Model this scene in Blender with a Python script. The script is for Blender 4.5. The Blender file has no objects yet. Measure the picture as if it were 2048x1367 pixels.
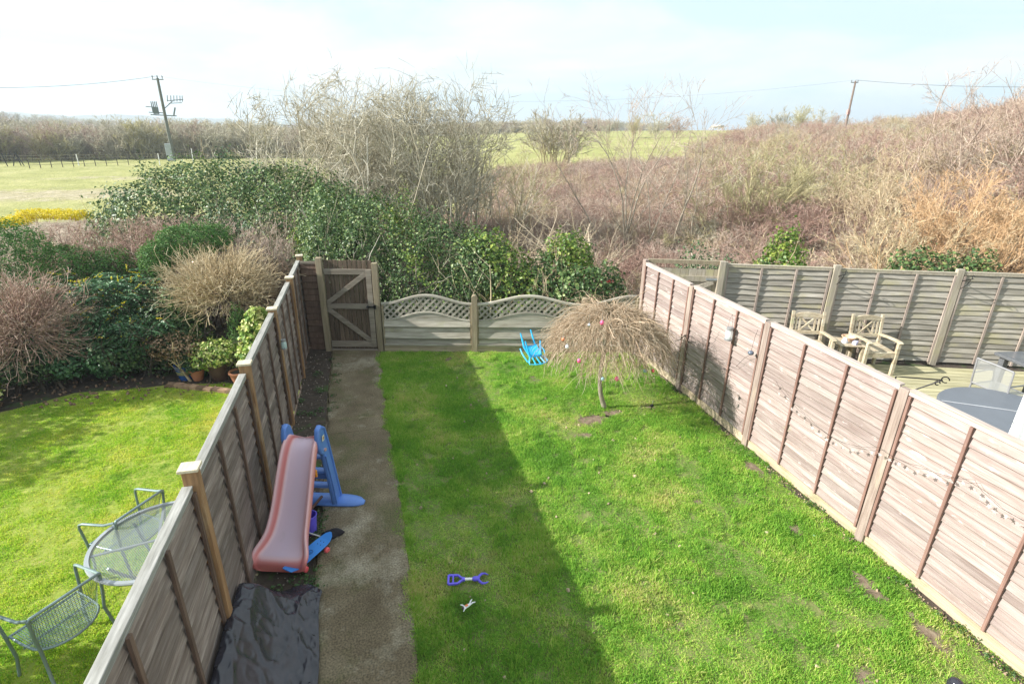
import bpy, math, random
import numpy as np
from mathutils import Matrix, Vector, Euler

scene = bpy.context.scene
COL = scene.collection
PI = math.pi
R = math.radians

# ------------------------------------------------------------------ camera
F_PX, PITCH, YAW, ROLL, CH = 1083.0, .375, .256, -.015, 4.12      # solved from the fences of the photograph
_f = np.array([math.sin(YAW)*math.cos(PITCH), math.cos(YAW)*math.cos(PITCH), -math.sin(PITCH)])
_r = np.array([math.cos(YAW), -math.sin(YAW), 0.])
_d = np.cross(_f, _r)
AX = math.cos(ROLL)*_r + math.sin(ROLL)*_d
AY = -math.sin(ROLL)*_r + math.cos(ROLL)*_d
cam_d = bpy.data.cameras.new("camera")
cam = bpy.data.objects.new("camera", cam_d)
COL.objects.link(cam)
cam.matrix_world = Matrix(((AX[0], -AY[0], -_f[0], 0), (AX[1], -AY[1], -_f[1], 0), (AX[2], -AY[2], -_f[2], CH), (0, 0, 0, 1)))
cam_d.sensor_width = 36
cam_d.lens = F_PX/2048*36
cam_d.clip_start = .05
cam_d.clip_end = 9000
scene.camera = cam

# ------------------------------------------------------------------ light
SUN_DIR = Vector((-1, .09, .578)).normalized()                      # towards the sun
sun_el = math.asin(SUN_DIR.z)
sun_az = math.atan2(SUN_DIR.x, SUN_DIR.y)
sd = bpy.data.lights.new("sun", 'SUN')
sd.energy = 4.4
sd.angle = R(.55)
sd.color = (1, .955, .88)
so = bpy.data.objects.new("sun", sd)
COL.objects.link(so)
so.rotation_euler = SUN_DIR.to_track_quat('Z', 'Y').to_euler()
so.location = (-20, 5, 20)

world = bpy.data.worlds.new("World")
scene.world = world
world.use_nodes = True
wn = world.node_tree
wn.nodes.clear()
w_out = wn.nodes.new('ShaderNodeOutputWorld')
w_bg = wn.nodes.new('ShaderNodeBackground')
sky = wn.nodes.new('ShaderNodeTexSky')
sky.sky_type = 'NISHITA'
sky.sun_disc = False
sky.sun_elevation = sun_el
sky.sun_rotation = sun_az
sky.air_density = 1.2
sky.dust_density = .6
sky.ozone_density = 1.0
tc = wn.nodes.new('ShaderNodeTexCoord')
mp = wn.nodes.new('ShaderNodeMapping')
mp.inputs['Scale'].default_value = (1.2, 1.0, 5.5)
mp.inputs['Rotation'].default_value = (.08, .16, .4)
mp.inputs['Location'].default_value = (3.1, 1.2, .1)
nz = wn.nodes.new('ShaderNodeTexNoise')
nz.inputs['Scale'].default_value = 1.7
nz.inputs['Detail'].default_value = 7
nz.inputs['Roughness'].default_value = .55
nz.inputs['Distortion'].default_value = .6
rp = wn.nodes.new('ShaderNodeMapRange')
rp.inputs['From Min'].default_value = .40
rp.inputs['From Max'].default_value = .60
rp.inputs['To Min'].default_value = .25
rp.inputs['To Max'].default_value = .95
mx = wn.nodes.new('ShaderNodeMix')
mx.data_type = 'RGBA'
mx.inputs['B'].default_value = (4.75, 5.0, 5.05, 1)
wn.links.new(tc.outputs['Generated'], mp.inputs['Vector'])
wn.links.new(mp.outputs[0], nz.inputs['Vector'])
wn.links.new(nz.outputs['Fac'], rp.inputs['Value'])
wn.links.new(rp.outputs[0], mx.inputs['Factor'])
dim = wn.nodes.new('ShaderNodeMix')          # thin high veil over the clear sky
dim.data_type = 'RGBA'
dim.inputs['Factor'].default_value = .93
dim.inputs['B'].default_value = (2.75, 3.95, 4.5, 1)
wn.links.new(sky.outputs[0], dim.inputs['A'])
wn.links.new(dim.outputs['Result'], mx.inputs['A'])
wn.links.new(mx.outputs['Result'], w_bg.inputs['Color'])
w_bg.inputs['Strength'].default_value = .10
wn.links.new(w_bg.outputs[0], w_out.inputs['Surface'])

scene.view_settings.view_transform = 'Standard'
scene.view_settings.look = 'None'
scene.view_settings.exposure = 1.25
scene.view_settings.gamma = 1
scene.view_settings.use_curve_mapping = False
scene.render.engine = 'CYCLES'
scene.cycles.max_bounces = 6
scene.cycles.transparent_max_bounces = 8
scene.cycles.volume_bounces = 0

# ------------------------------------------------------------------ helpers
def G(u, v, z=0.):
    """world point at height z seen at photo pixel (u, v) - used once to read positions off the photo"""
    d = _f + AX*(u-1024)/F_PX + AY*(v-683.5)/F_PX
    t = (z-CH)/d[2]
    return Vector((d[0]*t, d[1]*t, z))
def GY(u, v, y):
    d = _f + AX*(u-1024)/F_PX + AY*(v-683.5)/F_PX
    t = y/d[1]
    return d[0]*t, y, CH+d[2]*t
def col_at(u, r):
    d = _f + AX*(u-1024)/F_PX + AY*((241+u*.0151)-683.5)/F_PX
    n = math.hypot(d[0], d[1])
    return d[0]/n*r, d[1]/n*r
def z_at(u, v, r):
    d = _f + AX*(u-1024)/F_PX + AY*(v-683.5)/F_PX
    return CH + d[2]/math.hypot(d[0], d[1])*r
def th(x, y):
    """height of the land"""
    s = np.maximum(0, np.asarray(x, float)*.95-8 - np.maximum(0, 12-np.asarray(y, float))*1.0)
    h = 5.6*(1-np.exp(-s/50))
    r = np.hypot(x, y)
    a = np.degrees(np.arctan2(x, y))
    h = h - np.maximum(0, r-170)*.012*np.clip((900-r)/600, 0, 1)
    h = h + 8.5*np.exp(-((a+29)/6.5)**2)*np.clip((r-330)/160, 0, 1)*np.clip((820-r)/200, 0, 1)
    h = h + 1.6*np.clip((a-44)/16, 0, 1)*np.clip((r-18)/26, 0, 1)*np.clip((95-a)/20, 0, 1)
    far = np.clip((r-1150)/650, 0, 1)
    far = far*far*(3-2*far)
    h = h*(1-far) + far*(13+7*np.sin(a*.11+2.2)+5*np.sin(a*.31+1)+2*np.sin(a*.9)+1.2*np.sin(a*3.1)+24*np.exp(-((a+31)/8)**2)+20*np.exp(-((a-14)/4.5)**2))
    return h

def link(o, parent=None):
    COL.objects.link(o)
    if parent is not None:
        o.parent = parent
    return o
def tag(o, label=None, cat=None, group=None, kind=None):
    if label: o['label'] = label
    if cat: o['category'] = cat
    if group: o['group'] = group
    if kind: o['kind'] = kind
    return o
def empty(name, loc=(0, 0, 0), rz=0, label=None, cat=None, group=None):
    o = bpy.data.objects.new(name, None)
    o.empty_display_size = .1
    o.location = loc
    o.rotation_euler = (0, 0, rz)
    link(o)
    return tag(o, label, cat, group)
def copy_tree(o, parent=None, top=True):
    c = o.copy()
    COL.objects.link(c)
    c.parent = parent
    for ch in [k for k in bpy.data.objects if k.parent == o]:
        copy_tree(ch, c, False)
    return c

class MB:
    def __init__(s): s.v, s.f = [], []
    def add(s, vs, fs):
        b = len(s.v)
        s.v += [tuple(p) for p in vs]
        s.f += [tuple(b+i for i in f) for f in fs]
        return s
    def box(s, c, d, rot=None):
        x, y, z = d[0]/2, d[1]/2, d[2]/2
        vs = [Vector((a*x, b*y, e*z)) for a in (-1, 1) for b in (-1, 1) for e in (-1, 1)]
        if rot: vs = [Euler(rot).to_matrix() @ p for p in vs]
        c = Vector(c)
        return s.add([p+c for p in vs], [(0, 1, 3, 2), (4, 6, 7, 5), (0, 4, 5, 1), (2, 3, 7, 6), (0, 2, 6, 4), (1, 5, 7, 3)])
    def bar(s, p, q, w, h, up=(0, 0, 1)):
        p, q = Vector(p), Vector(q)
        t = (q-p).normalized(); up = Vector(up)
        if abs(t.dot(up)) > .98: up = Vector((0, 1, 0))
        a = t.cross(up).normalized()*w/2; b = a.cross(t).normalized()*h/2
        vs = [p-a-b, p+a-b, p+a+b, p-a+b, q-a-b, q+a-b, q+a+b, q-a+b]
        return s.add(vs, [(0, 3, 2, 1), (4, 5, 6, 7), (0, 1, 5, 4), (1, 2, 6, 5), (2, 3, 7, 6), (3, 0, 4, 7)])
    def tube(s, pts, r, n=8, closed=False):
        pts = [Vector(p) for p in pts]; m = len(pts)
        rs = r if hasattr(r, '__len__') else [r]*m
        prev = None; rings = []
        for i, p in enumerate(pts):
            if closed: t = (pts[(i+1) % m]-pts[i-1])
            else: t = pts[min(i+1, m-1)]-pts[max(i-1, 0)]
            t.normalize()
            if prev is None:
                a = t.orthogonal().normalized()
            else:
                a = (prev - t*prev.dot(t))
                a = a.normalized() if a.length > 1e-6 else t.orthogonal().normalized()
            prev = a; b = t.cross(a)
            rings.append([p + (a*math.cos(2*PI*k/n)+b*math.sin(2*PI*k/n))*rs[i] for k in range(n)])
        return s.loft(rings, closed)
    def loft(s, rings, closed=False, caps=True):
        n = len(rings[0]); m = len(rings)
        vs = [p for r_ in rings for p in r_]
        fs = []
        for i in range(m if closed else m-1):
            j = (i+1) % m
            for k in range(n):
                l = (k+1) % n
                fs.append((i*n+k, i*n+l, j*n+l, j*n+k))
        if not closed and caps:
            fs.append(tuple(range(n))[::-1]); fs.append(tuple((m-1)*n+k for k in range(n)))
        return s.add(vs, fs)
    def lathe(s, prof, n=20, c=(0, 0, 0), closed=False):
        c = Vector(c)
        return s.loft([[c+Vector((r*math.cos(2*PI*k/n), r*math.sin(2*PI*k/n), z)) for k in range(n)] for r, z in prof], closed)
    def ball(s, c, r, n=12, sz=1.):
        return s.lathe([(r*math.sin(PI*k/8)+1e-4, -r*sz*math.cos(PI*k/8)) for k in range(9)], n, c)
    def prism(s, outline, y0, y1, ax='y'):
        """outline of (a, b) pairs in the plane across ax"""
        def P(a, b, t): return {'y': (a, t, b), 'x': (t, a, b), 'z': (a, b, t)}[ax]
        n = len(outline)
        vs = [P(a, b, y0) for a, b in outline]+[P(a, b, y1) for a, b in outline]
        fs = [tuple(range(n)), tuple(range(2*n-1, n-1, -1))]
        fs += [(k, n+k, n+(k+1) % n, (k+1) % n) for k in range(n)]
        return s.add(vs, fs)
    def mesh(s, name, mat, smooth=False):
        me = bpy.data.meshes.new(name)
        me.from_pydata(s.v, [], s.f)
        me.validate()
        import bmesh
        bm = bmesh.new(); bm.from_mesh(me)
        bmesh.ops.recalc_face_normals(bm, faces=bm.faces)
        bm.to_mesh(me); bm.free()
        if mat: me.materials.append(mat)
        if smooth:
            me.polygons.foreach_set('use_smooth', [True]*len(me.polygons))
            try: me.set_sharp_from_angle(angle=R(45))
            except Exception: pass
        return me
    def build(s, name, mat, parent=None, loc=(0, 0, 0), rot=(0, 0, 0), smooth=False, bevel=0, sub=0):
        o = bpy.data.objects.new(name, s.mesh(name, mat, smooth))
        o.location = loc; o.rotation_euler = rot
        link(o, parent)
        if bevel:
            b = o.modifiers.new('bevel', 'BEVEL'); b.width = bevel; b.segments = 2; b.limit_method = 'ANGLE'
        if sub:
            b = o.modifiers.new('sub', 'SUBSURF'); b.levels = sub; b.render_levels = sub
        return o
def inst(name, me, parent=None, loc=(0, 0, 0), rot=(0, 0, 0), scale=None):
    o = bpy.data.objects.new(name, me)
    o.location = loc; o.rotation_euler = rot
    if scale: o.scale = scale
    return link(o, parent)

# numpy mesh: several vertex blocks of quads/tris with a per-vertex random number
def npmesh(name, blocks, mats, smooth=False):
    vs, fl, ls, rn, mi = [], [], [], [], []
    base = 0
    for v, f, r, m in blocks:
        vs.append(v.reshape(-1, 3)); fl.append((f+base).ravel()); ls.append(np.full(len(f), f.shape[1])); rn.append(r.ravel())
        mi.append(np.full(len(f), m)); base += len(vs[-1])
    vs = np.concatenate(vs).astype(np.float32); fl = np.concatenate(fl).astype(np.int32); ls = np.concatenate(ls); rn = np.concatenate(rn).astype(np.float32)
    me = bpy.data.meshes.new(name)
    me.vertices.add(len(vs)); me.vertices.foreach_set('co', vs.ravel())
    me.loops.add(len(fl)); me.loops.foreach_set('vertex_index', fl)
    me.polygons.add(len(ls)); st = np.concatenate([[0], np.cumsum(ls)[:-1]]).astype(np.int32)
    me.polygons.foreach_set('loop_start', st)
    me.polygons.foreach_set('material_index', np.concatenate(mi).astype(np.int32))
    if smooth: me.polygons.foreach_set('use_smooth', np.ones(len(ls), bool))
    for m in mats: me.materials.append(m)
    a = me.attributes.new('rnd', 'FLOAT', 'POINT'); a.data.foreach_set('value', rn)
    me.update(calc_edges=True)
    return me
def nrm(a): return a/np.maximum(np.linalg.norm(a, axis=-1, keepdims=True), 1e-9)
def grow(rng, P, D, L, Rr, K, wig, grav=0., taper=.35):
    """N curved shoots: start P, direction D, length L, radius Rr"""
    N = len(P); pts = np.zeros((N, K+1, 3)); pts[:, 0] = P
    d = nrm(np.array(D, float)); p = np.array(P, float)
    L = np.broadcast_to(L, (N,)); Rr = np.broadcast_to(Rr, (N,))
    for k in range(K):
        d = nrm(d + rng.normal(0, wig, (N, 3)) + np.array([0, 0, grav]))
        p = p + d*(L/K)[:, None]; pts[:, k+1] = p
    rad = Rr[:, None]*np.linspace(1, taper, K+1)[None, :]
    return pts, rad, L
def sprout(rng, g, n, t0, ang, lr, rr, t1=1.):
    pts, rad, L = g; N, K1, _ = pts.shape
    i = np.repeat(np.arange(N), n); t = rng.uniform(t0, t1, len(i))*(K1-1)
    k = np.minimum(t.astype(int), K1-2); fr = (t-k)[:, None]
    a, b = pts[i, k], pts[i, k+1]
    P = a*(1-fr)+b*fr; T = nrm(b-a)
    q = nrm(np.cross(T, rng.normal(0, 1, T.shape)))
    an = (ang*rng.uniform(.6, 1.3, len(i)))[:, None]
    D = T*np.cos(an)+q*np.sin(an)
    Ln = L[i]*lr*rng.uniform(.5, 1.2, len(i))*(1.15-.5*t/(K1-1))
    r0 = rad[i, k]*rr
    return P, D, Ln, r0
def tubes(rng, g, sides=3, rb=(0, 1), mat=0):
    pts, rad, _ = g; N, K1, _ = pts.shape
    if N == 0: return (np.zeros((0, 3)), np.zeros((0, 4), int), np.zeros(0), mat)
    T = np.empty_like(pts); T[:, 1:-1] = pts[:, 2:]-pts[:, :-2]; T[:, 0] = pts[:, 1]-pts[:, 0]; T[:, -1] = pts[:, -1]-pts[:, -2]
    T = nrm(T); ref = nrm(rng.normal(0, 1, (N, 1, 3)))*np.ones((1, K1, 1))
    U = nrm(np.cross(T, ref)); V = np.cross(T, U)
    th_ = np.arange(sides)*2*PI/sides
    ring = pts[:, :, None]+rad[:, :, None, None]*(U[:, :, None]*np.cos(th_)[None, None, :, None]+V[:, :, None]*np.sin(th_)[None, None, :, None])
    idx = np.arange(N*K1*sides).reshape(N, K1, sides); nx = np.roll(idx, -1, axis=2)
    f = np.stack([idx[:, :-1], nx[:, :-1], nx[:, 1:], idx[:, 1:]], -1).reshape(-1, 4)
    r = np.repeat(rng.uniform(rb[0], rb[1], N), K1*sides)
    return (ring.reshape(-1, 3), f, r, mat)
def leaves(rng, C, Nn, s, asp=.8, rb=(0, 1), mat=0, fold=.18):
    """kite-shaped folded leaves"""
    N = len(C); s = np.broadcast_to(s, (N,))[:, None]
    Nn = nrm(Nn); t = nrm(np.cross(Nn, rng.normal(0, 1, (N, 3)))); b = np.cross(Nn, t)
    v = np.stack([C-t*s*.5, C+b*s*.5*asp+Nn*s*fold, C+t*s*.5-Nn*s*fold*.5, C-b*s*.5*asp+Nn*s*fold], 1)
    i = np.arange(N)[:, None]*4
    f = np.concatenate([i+np.array([[0, 1, 2]]), i+np.array([[0, 2, 3]])])
    return (v.reshape(-1, 3), f, np.repeat(rng.uniform(rb[0], rb[1], N), 4), mat)
def blob_points(rng, blobs, n, shell=(.82, 1.02), zmin=.02, lump=.12, keep=.86):
    """points on the lumpy surface of a union of ellipsoids, with outward normals"""
    B = np.array(blobs, float); a = (B[:, 3]*B[:, 4]+B[:, 3]*B[:, 5]+B[:, 4]*B[:, 5]); a /= a.sum()
    k = rng.choice(len(B), n, p=a); d = nrm(rng.normal(0, 1, (n, 3)))
    lum = 1+lump*(np.sin(d[:, 0]*7+k)*np.cos(d[:, 1]*6+k*2)+.6*np.sin(d[:, 2]*11+d[:, 0]*9))
    s = rng.uniform(shell[0], shell[1], n)*lum
    P = B[k, :3]+d*B[k, 3:]*s[:, None]; Nn = nrm(d/B[k, 3:])
    ok = P[:, 2] > zmin
    for j in range(len(B)):
        q = (((P-B[j, :3])/B[j, 3:])**2).sum(1)
        ok &= ~((q < keep**2) & (k != j))
    return P[ok], Nn[ok]
def npobj(name, me, parent=None, loc=(0, 0, 0), rot=(0, 0, 0)):
    o = bpy.data.objects.new(name, me); o.location = loc; o.rotation_euler = rot
    return link(o, parent)

def instancer(name, P, rot, scl, idx, temps, label=None):
    """one 'stuff' object: template meshes instanced on points by geometry nodes"""
    me = bpy.data.meshes.new(name); n = len(P)
    me.vertices.add(n); me.vertices.foreach_set('co', np.asarray(P, np.float32).ravel())
    a = me.attributes.new('rot', 'FLOAT_VECTOR', 'POINT'); a.data.foreach_set('vector', np.asarray(rot, np.float32).ravel())
    a = me.attributes.new('scl', 'FLOAT_VECTOR', 'POINT'); a.data.foreach_set('vector', np.asarray(scl, np.float32).ravel())
    a = me.attributes.new('idx', 'INT', 'POINT'); a.data.foreach_set('value', np.asarray(idx, np.int32))
    o = npobj(name, me)
    tcol = bpy.data.collections.new(name+'_kinds')
    for i, t in enumerate(temps):
        tcol.objects.link(bpy.data.objects.new('%s_kind_%02d' % (name, i), t))
    ng = bpy.data.node_groups.new(name, 'GeometryNodeTree')
    ng.interface.new_socket('Geometry', in_out='INPUT', socket_type='NodeSocketGeometry')
    ng.interface.new_socket('Geometry', in_out='OUTPUT', socket_type='NodeSocketGeometry')
    N = ng.nodes; gi = N.new('NodeGroupInput'); go = N.new('NodeGroupOutput')
    ip = N.new('GeometryNodeInstanceOnPoints'); ci = N.new('GeometryNodeCollectionInfo')
    ci.inputs['Collection'].default_value = tcol
    ci.inputs['Separate Children'].default_value = True
    ci.inputs['Reset Children'].default_value = True
    def na(nm, ty):
        q = N.new('GeometryNodeInputNamedAttribute'); q.data_type = ty; q.inputs['Name'].default_value = nm
        return [s for s in q.outputs if s.enabled and s.name == 'Attribute'][0]
    e2r = N.new('FunctionNodeEulerToRotation')
    lk = ng.links.new
    lk(gi.outputs[0], ip.inputs['Points']); lk(ci.outputs[0], ip.inputs['Instance'])
    ip.inputs['Pick Instance'].default_value = True
    lk(na('idx', 'INT'), ip.inputs['Instance Index'])
    lk(na('rot', 'FLOAT_VECTOR'), e2r.inputs[0]); lk(e2r.outputs[0], ip.inputs['Rotation'])
    lk(na('scl', 'FLOAT_VECTOR'), ip.inputs['Scale'])
    lk(ip.outputs[0], go.inputs[0])
    m = o.modifiers.new('scatter', 'NODES'); m.node_group = ng
    return tag(o, label, kind='stuff')

# ------------------------------------------------------------------ materials
def mat(name, cols, scale=(1, 1, 1), nscale=4., detail=6, rough=.8, bump=.0, bdist=.01, coords='Object', rv=0., patch=None,
        use_rnd=False, metal=0., spec=.5, trans=0., wpos=None, fine=None, alpha=None, hue=0.):
    """cols: ramp [(pos, (r,g,b))]; patch: (colour, scale, lo, hi); fine: (scale vec, amount) grain; rv: value change per object"""
    m = bpy.data.materials.new(name); m.use_nodes = True
    nt = m.node_tree; N = nt.nodes; lk = nt.links.new
    bs = N['Principled BSDF']
    t = N.new('ShaderNodeTexCoord'); oi = N.new('ShaderNodeObjectInfo')
    geo = N.new('ShaderNodeNewGeometry')
    src = geo.outputs['Position'] if coords == 'World' else t.outputs[coords]
    mpp = N.new('ShaderNodeMapping'); mpp.inputs['Scale'].default_value = scale
    lk(src, mpp.inputs['Vector'])
    ns = N.new('ShaderNodeTexNoise'); ns.noise_dimensions = '4D'
    ns.inputs['Scale'].default_value = nscale; ns.inputs['Detail'].default_value = detail; ns.inputs['Roughness'].default_value = .6
    lk(mpp.outputs[0], ns.inputs['Vector'])
    wm = N.new('ShaderNodeMath'); wm.operation = 'MULTIPLY'; wm.inputs[1].default_value = 0 if coords == 'World' else 40
    lk(oi.outputs['Random'], wm.inputs[0]); lk(wm.outputs[0], ns.inputs['W'])
    cr = N.new('ShaderNodeValToRGB'); el = cr.color_ramp.elements
    while len(el) < len(cols): el.new(.5)
    for e, (p, c) in zip(el, cols): e.position = p; e.color = (*c, 1)
    if use_rnd:
        at = N.new('ShaderNodeAttribute'); at.attribute_name = 'rnd'
        if use_rnd is True: lk(at.outputs['Fac'], cr.inputs[0])
        else:
            ad = N.new('ShaderNodeMath'); ad.operation = 'MULTIPLY_ADD'; ad.inputs[1].default_value = use_rnd
            sb = N.new('ShaderNodeMath'); sb.operation = 'SUBTRACT'; sb.inputs[1].default_value = use_rnd/2
            lk(at.outputs['Fac'], ad.inputs[0]); lk(ns.outputs['Fac'], ad.inputs[2]); lk(ad.outputs[0], sb.inputs[0]); lk(sb.outputs[0], cr.inputs[0])
    else: lk(ns.outputs['Fac'], cr.inputs[0])
    c = cr.outputs[0]
    def mixc(a, b, fac, mode='MIX'):
        q = N.new('ShaderNodeMix'); q.data_type = 'RGBA'; q.blend_type = mode
        lk(a, q.inputs['A'])
        if isinstance(b, tuple): q.inputs['B'].default_value = (*b, 1)
        else: lk(b, q.inputs['B'])
        if isinstance(fac, float): q.inputs['Factor'].default_value = fac
        else: lk(fac, q.inputs['Factor'])
        return q.outputs['Result']
    for pt in (patch or []):
        pc, ps, lo, hi = pt[:4]
        n2 = N.new('ShaderNodeTexNoise'); n2.noise_dimensions = '4D'; n2.inputs['Scale'].default_value = ps; n2.inputs['Detail'].default_value = 8
        n2.inputs['Roughness'].default_value = .65
        m2 = N.new('ShaderNodeMapping'); m2.inputs['Scale'].default_value = pt[4] if len(pt) > 4 else (1, 1, 1)
        m2.inputs['Location'].default_value = (ps, 2.3, 5.1)
        lk(src, m2.inputs['Vector']); lk(m2.outputs[0], n2.inputs['Vector']); lk(wm.outputs[0], n2.inputs['W'])
        r2 = N.new('ShaderNodeMapRange'); r2.inputs['From Min'].default_value = lo; r2.inputs['From Max'].default_value = hi
        lk(n2.outputs['Fac'], r2.inputs['Value'])
        c = mixc(c, pc, r2.outputs[0])
    hgt = ns.outputs['Fac']
    if fine:
        n3 = N.new('ShaderNodeTexNoise'); n3.noise_dimensions = '4D'; n3.inputs['Scale'].default_value = 1; n3.inputs['Detail'].default_value = 4
        m3 = N.new('ShaderNodeMapping'); m3.inputs['Scale'].default_value = fine[0]
        lk(src, m3.inputs['Vector']); lk(m3.outputs[0], n3.inputs['Vector']); lk(wm.outputs[0], n3.inputs['W'])
        r3 = N.new('ShaderNodeMapRange'); r3.inputs['From Min'].default_value = .3; r3.inputs['From Max'].default_value = .7
        r3.inputs['To Min'].default_value = 1-fine[1]; r3.inputs['To Max'].default_value = 1+fine[1]
        lk(n3.outputs['Fac'], r3.inputs['Value'])
        c = mixc(c, r3.outputs[0], 1., 'MULTIPLY'); hgt = n3.outputs['Fac']
    if rv or hue:
        hs = N.new('ShaderNodeHueSaturation')
        r4 = N.new('ShaderNodeMapRange'); r4.inputs['To Min'].default_value = 1-rv; r4.inputs['To Max'].default_value = 1+rv
        lk(oi.outputs['Random'], r4.inputs['Value']); lk(r4.outputs[0], hs.inputs['Value'])
        if hue:
            r5 = N.new('ShaderNodeMapRange'); r5.inputs['To Min'].default_value = .5-hue; r5.inputs['To Max'].default_value = .5+hue
            fr = N.new('ShaderNodeMath'); fr.operation = 'FRACT'; lk(wm.outputs[0], fr.inputs[0])
            lk(fr.outputs[0], r5.inputs['Value']); lk(r5.outputs[0], hs.inputs['Hue'])
        lk(c, hs.inputs['Color']); c = hs.outputs[0]
    lk(c, bs.inputs['Base Color'])
    bs.inputs['Roughness'].default_value = rough; bs.inputs['Metallic'].default_value = metal
    bs.inputs['Specular IOR Level'].default_value = spec
    if bump:
        b = N.new('ShaderNodeBump'); b.inputs['Strength'].default_value = bump; b.inputs['Distance'].default_value = bdist
        lk(hgt, b.inputs['Height']); lk(b.outputs[0], bs.inputs['Normal'])
    if trans:
        tr = N.new('ShaderNodeBsdfTranslucent'); ms = N.new('ShaderNodeMixShader'); ms.inputs[0].default_value = trans
        lk(c, tr.inputs['Color']); lk(bs.outputs[0], ms.inputs[1]); lk(tr.outputs[0], ms.inputs[2])
        lk(ms.outputs[0], N['Material Output'].inputs['Surface'])
    return m
def plain(name, c, rough=.5, metal=0., spec=.5, v=.12, ns=6., bump=0.):
    lo = tuple(x*(1-v) for x in c); hi = tuple(min(1, x*(1+v)) for x in c)
    return mat(name, [(.3, lo), (.7, hi)], nscale=ns, rough=rough, metal=metal, spec=spec, bump=bump)

GX = ((3, 60, 110), .22)       # grain along x
GZ = ((110, 60, 3), .22)       # grain along z
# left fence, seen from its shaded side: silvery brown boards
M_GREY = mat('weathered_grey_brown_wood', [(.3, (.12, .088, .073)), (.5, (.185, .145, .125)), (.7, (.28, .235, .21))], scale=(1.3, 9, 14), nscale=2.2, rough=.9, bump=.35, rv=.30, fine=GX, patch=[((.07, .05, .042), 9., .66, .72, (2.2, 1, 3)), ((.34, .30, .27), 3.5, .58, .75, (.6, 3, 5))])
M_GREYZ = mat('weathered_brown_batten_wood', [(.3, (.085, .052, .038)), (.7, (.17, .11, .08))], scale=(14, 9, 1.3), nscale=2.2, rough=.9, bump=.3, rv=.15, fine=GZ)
M_CAP = mat('bleached_silver_rail_wood', [(.3, (.20, .195, .175)), (.55, (.31, .305, .285)), (.75, (.42, .41, .39))], scale=(1.3, 9, 14), nscale=2.5, rough=.9, bump=.3, rv=.08, fine=GX, patch=[((.2, .22, .18), 6., .6, .72, (1, 4, 4))])
M_FRESH = mat('fresh_orange_brown_post_wood', [(.3, (.20, .105, .05)), (.7, (.36, .21, .10))], scale=(12, 12, 1.2), nscale=2., rough=.75, bump=.2, rv=.1, fine=GZ, patch=[((.5, .38, .24), 2.4, .52, .7, (3, 3, .6))])
M_FRESHCAP = mat('pale_cut_timber_cap', [(.3, (.5, .42, .3)), (.7, (.66, .58, .44))], scale=(2, 9, 9), nscale=2., rough=.8, bump=.2, rv=.1, fine=GX)
# right fence, in full sun: faded red-brown stain
M_RED = mat('faded_red_brown_stained_wood', [(.28, (.205, .148, .130)), (.5, (.29, .232, .212)), (.72, (.37, .312, .292))], scale=(1.2, 8, 12), nscale=2.0, rough=.88, bump=.35, rv=.20, hue=.006, fine=((3, 60, 110), .15),
            patch=[((.50, .43, .41), 6.5, .60, .68, (.8, 1.6, 2.2)), ((.20, .10, .075), 8., .70, .75, (2.5, 1, 2.5)), ((.33, .33, .17), 1.1, .66, .8)])
M_REDZ = mat('dark_red_brown_batten_wood', [(.3, (.15, .080, .062)), (.7, (.27, .165, .135))], scale=(12, 8, 1.3), nscale=2., rough=.85, bump=.3, rv=.18, fine=GZ, patch=[((.42, .32, .28), 6., .6, .7, (2, 2, .6))])
M_REDCAP = mat('faded_pink_capping_wood', [(.3, (.36, .29, .25)), (.7, (.52, .45, .41))], scale=(1.2, 8, 12), nscale=2.5, rough=.9, bump=.3, rv=.1, fine=GX)
M_REDPOST = mat('faded_pinkish_post_wood', [(.3, (.20, .145, .12)), (.7, (.33, .27, .235))], scale=(12, 12, 1.2), nscale=2., rough=.88, bump=.3, rv=.14, fine=GZ, patch=[((.45, .38, .27), 2., .55, .75, (2, 2, .4))])
M_GRAVEL = mat('pale_timber_gravel_board', [(.3, (.33, .26, .17)), (.7, (.52, .44, .32))], scale=(1, 6, 9), nscale=2., rough=.9, bump=.3, rv=.08, fine=GX, patch=[((.2, .2, .1), 3., .55, .75)])
# neighbour's fence on the right
M_NB = mat('grey_green_weathered_lap_board', [(.28, (.20, .18, .15)), (.5, (.31, .285, .245)), (.72, (.44, .41, .36))], scale=(1.1, 7, 10), nscale=2.2, rough=.9, bump=.4, rv=.18, fine=GX, patch=[((.36, .33, .19), 1.3, .52, .72), ((.13, .115, .095), 3., .6, .75, (1, 2, 4))])
M_NBZ = mat('pinkish_grey_batten_wood', [(.3, (.26, .20, .17)), (.7, (.40, .335, .29))], scale=(12, 8, 1.3), nscale=2., rough=.88, bump=.3, rv=.12, fine=GZ)
M_NBP = mat('pale_grey_post_wood', [(.3, (.29, .25, .19)), (.7, (.44, .395, .32))], scale=(12, 12, 1.1), nscale=2., rough=.88, bump=.3, rv=.1, fine=GZ, patch=[((.38, .36, .18), 1.5, .5, .75)])
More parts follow.
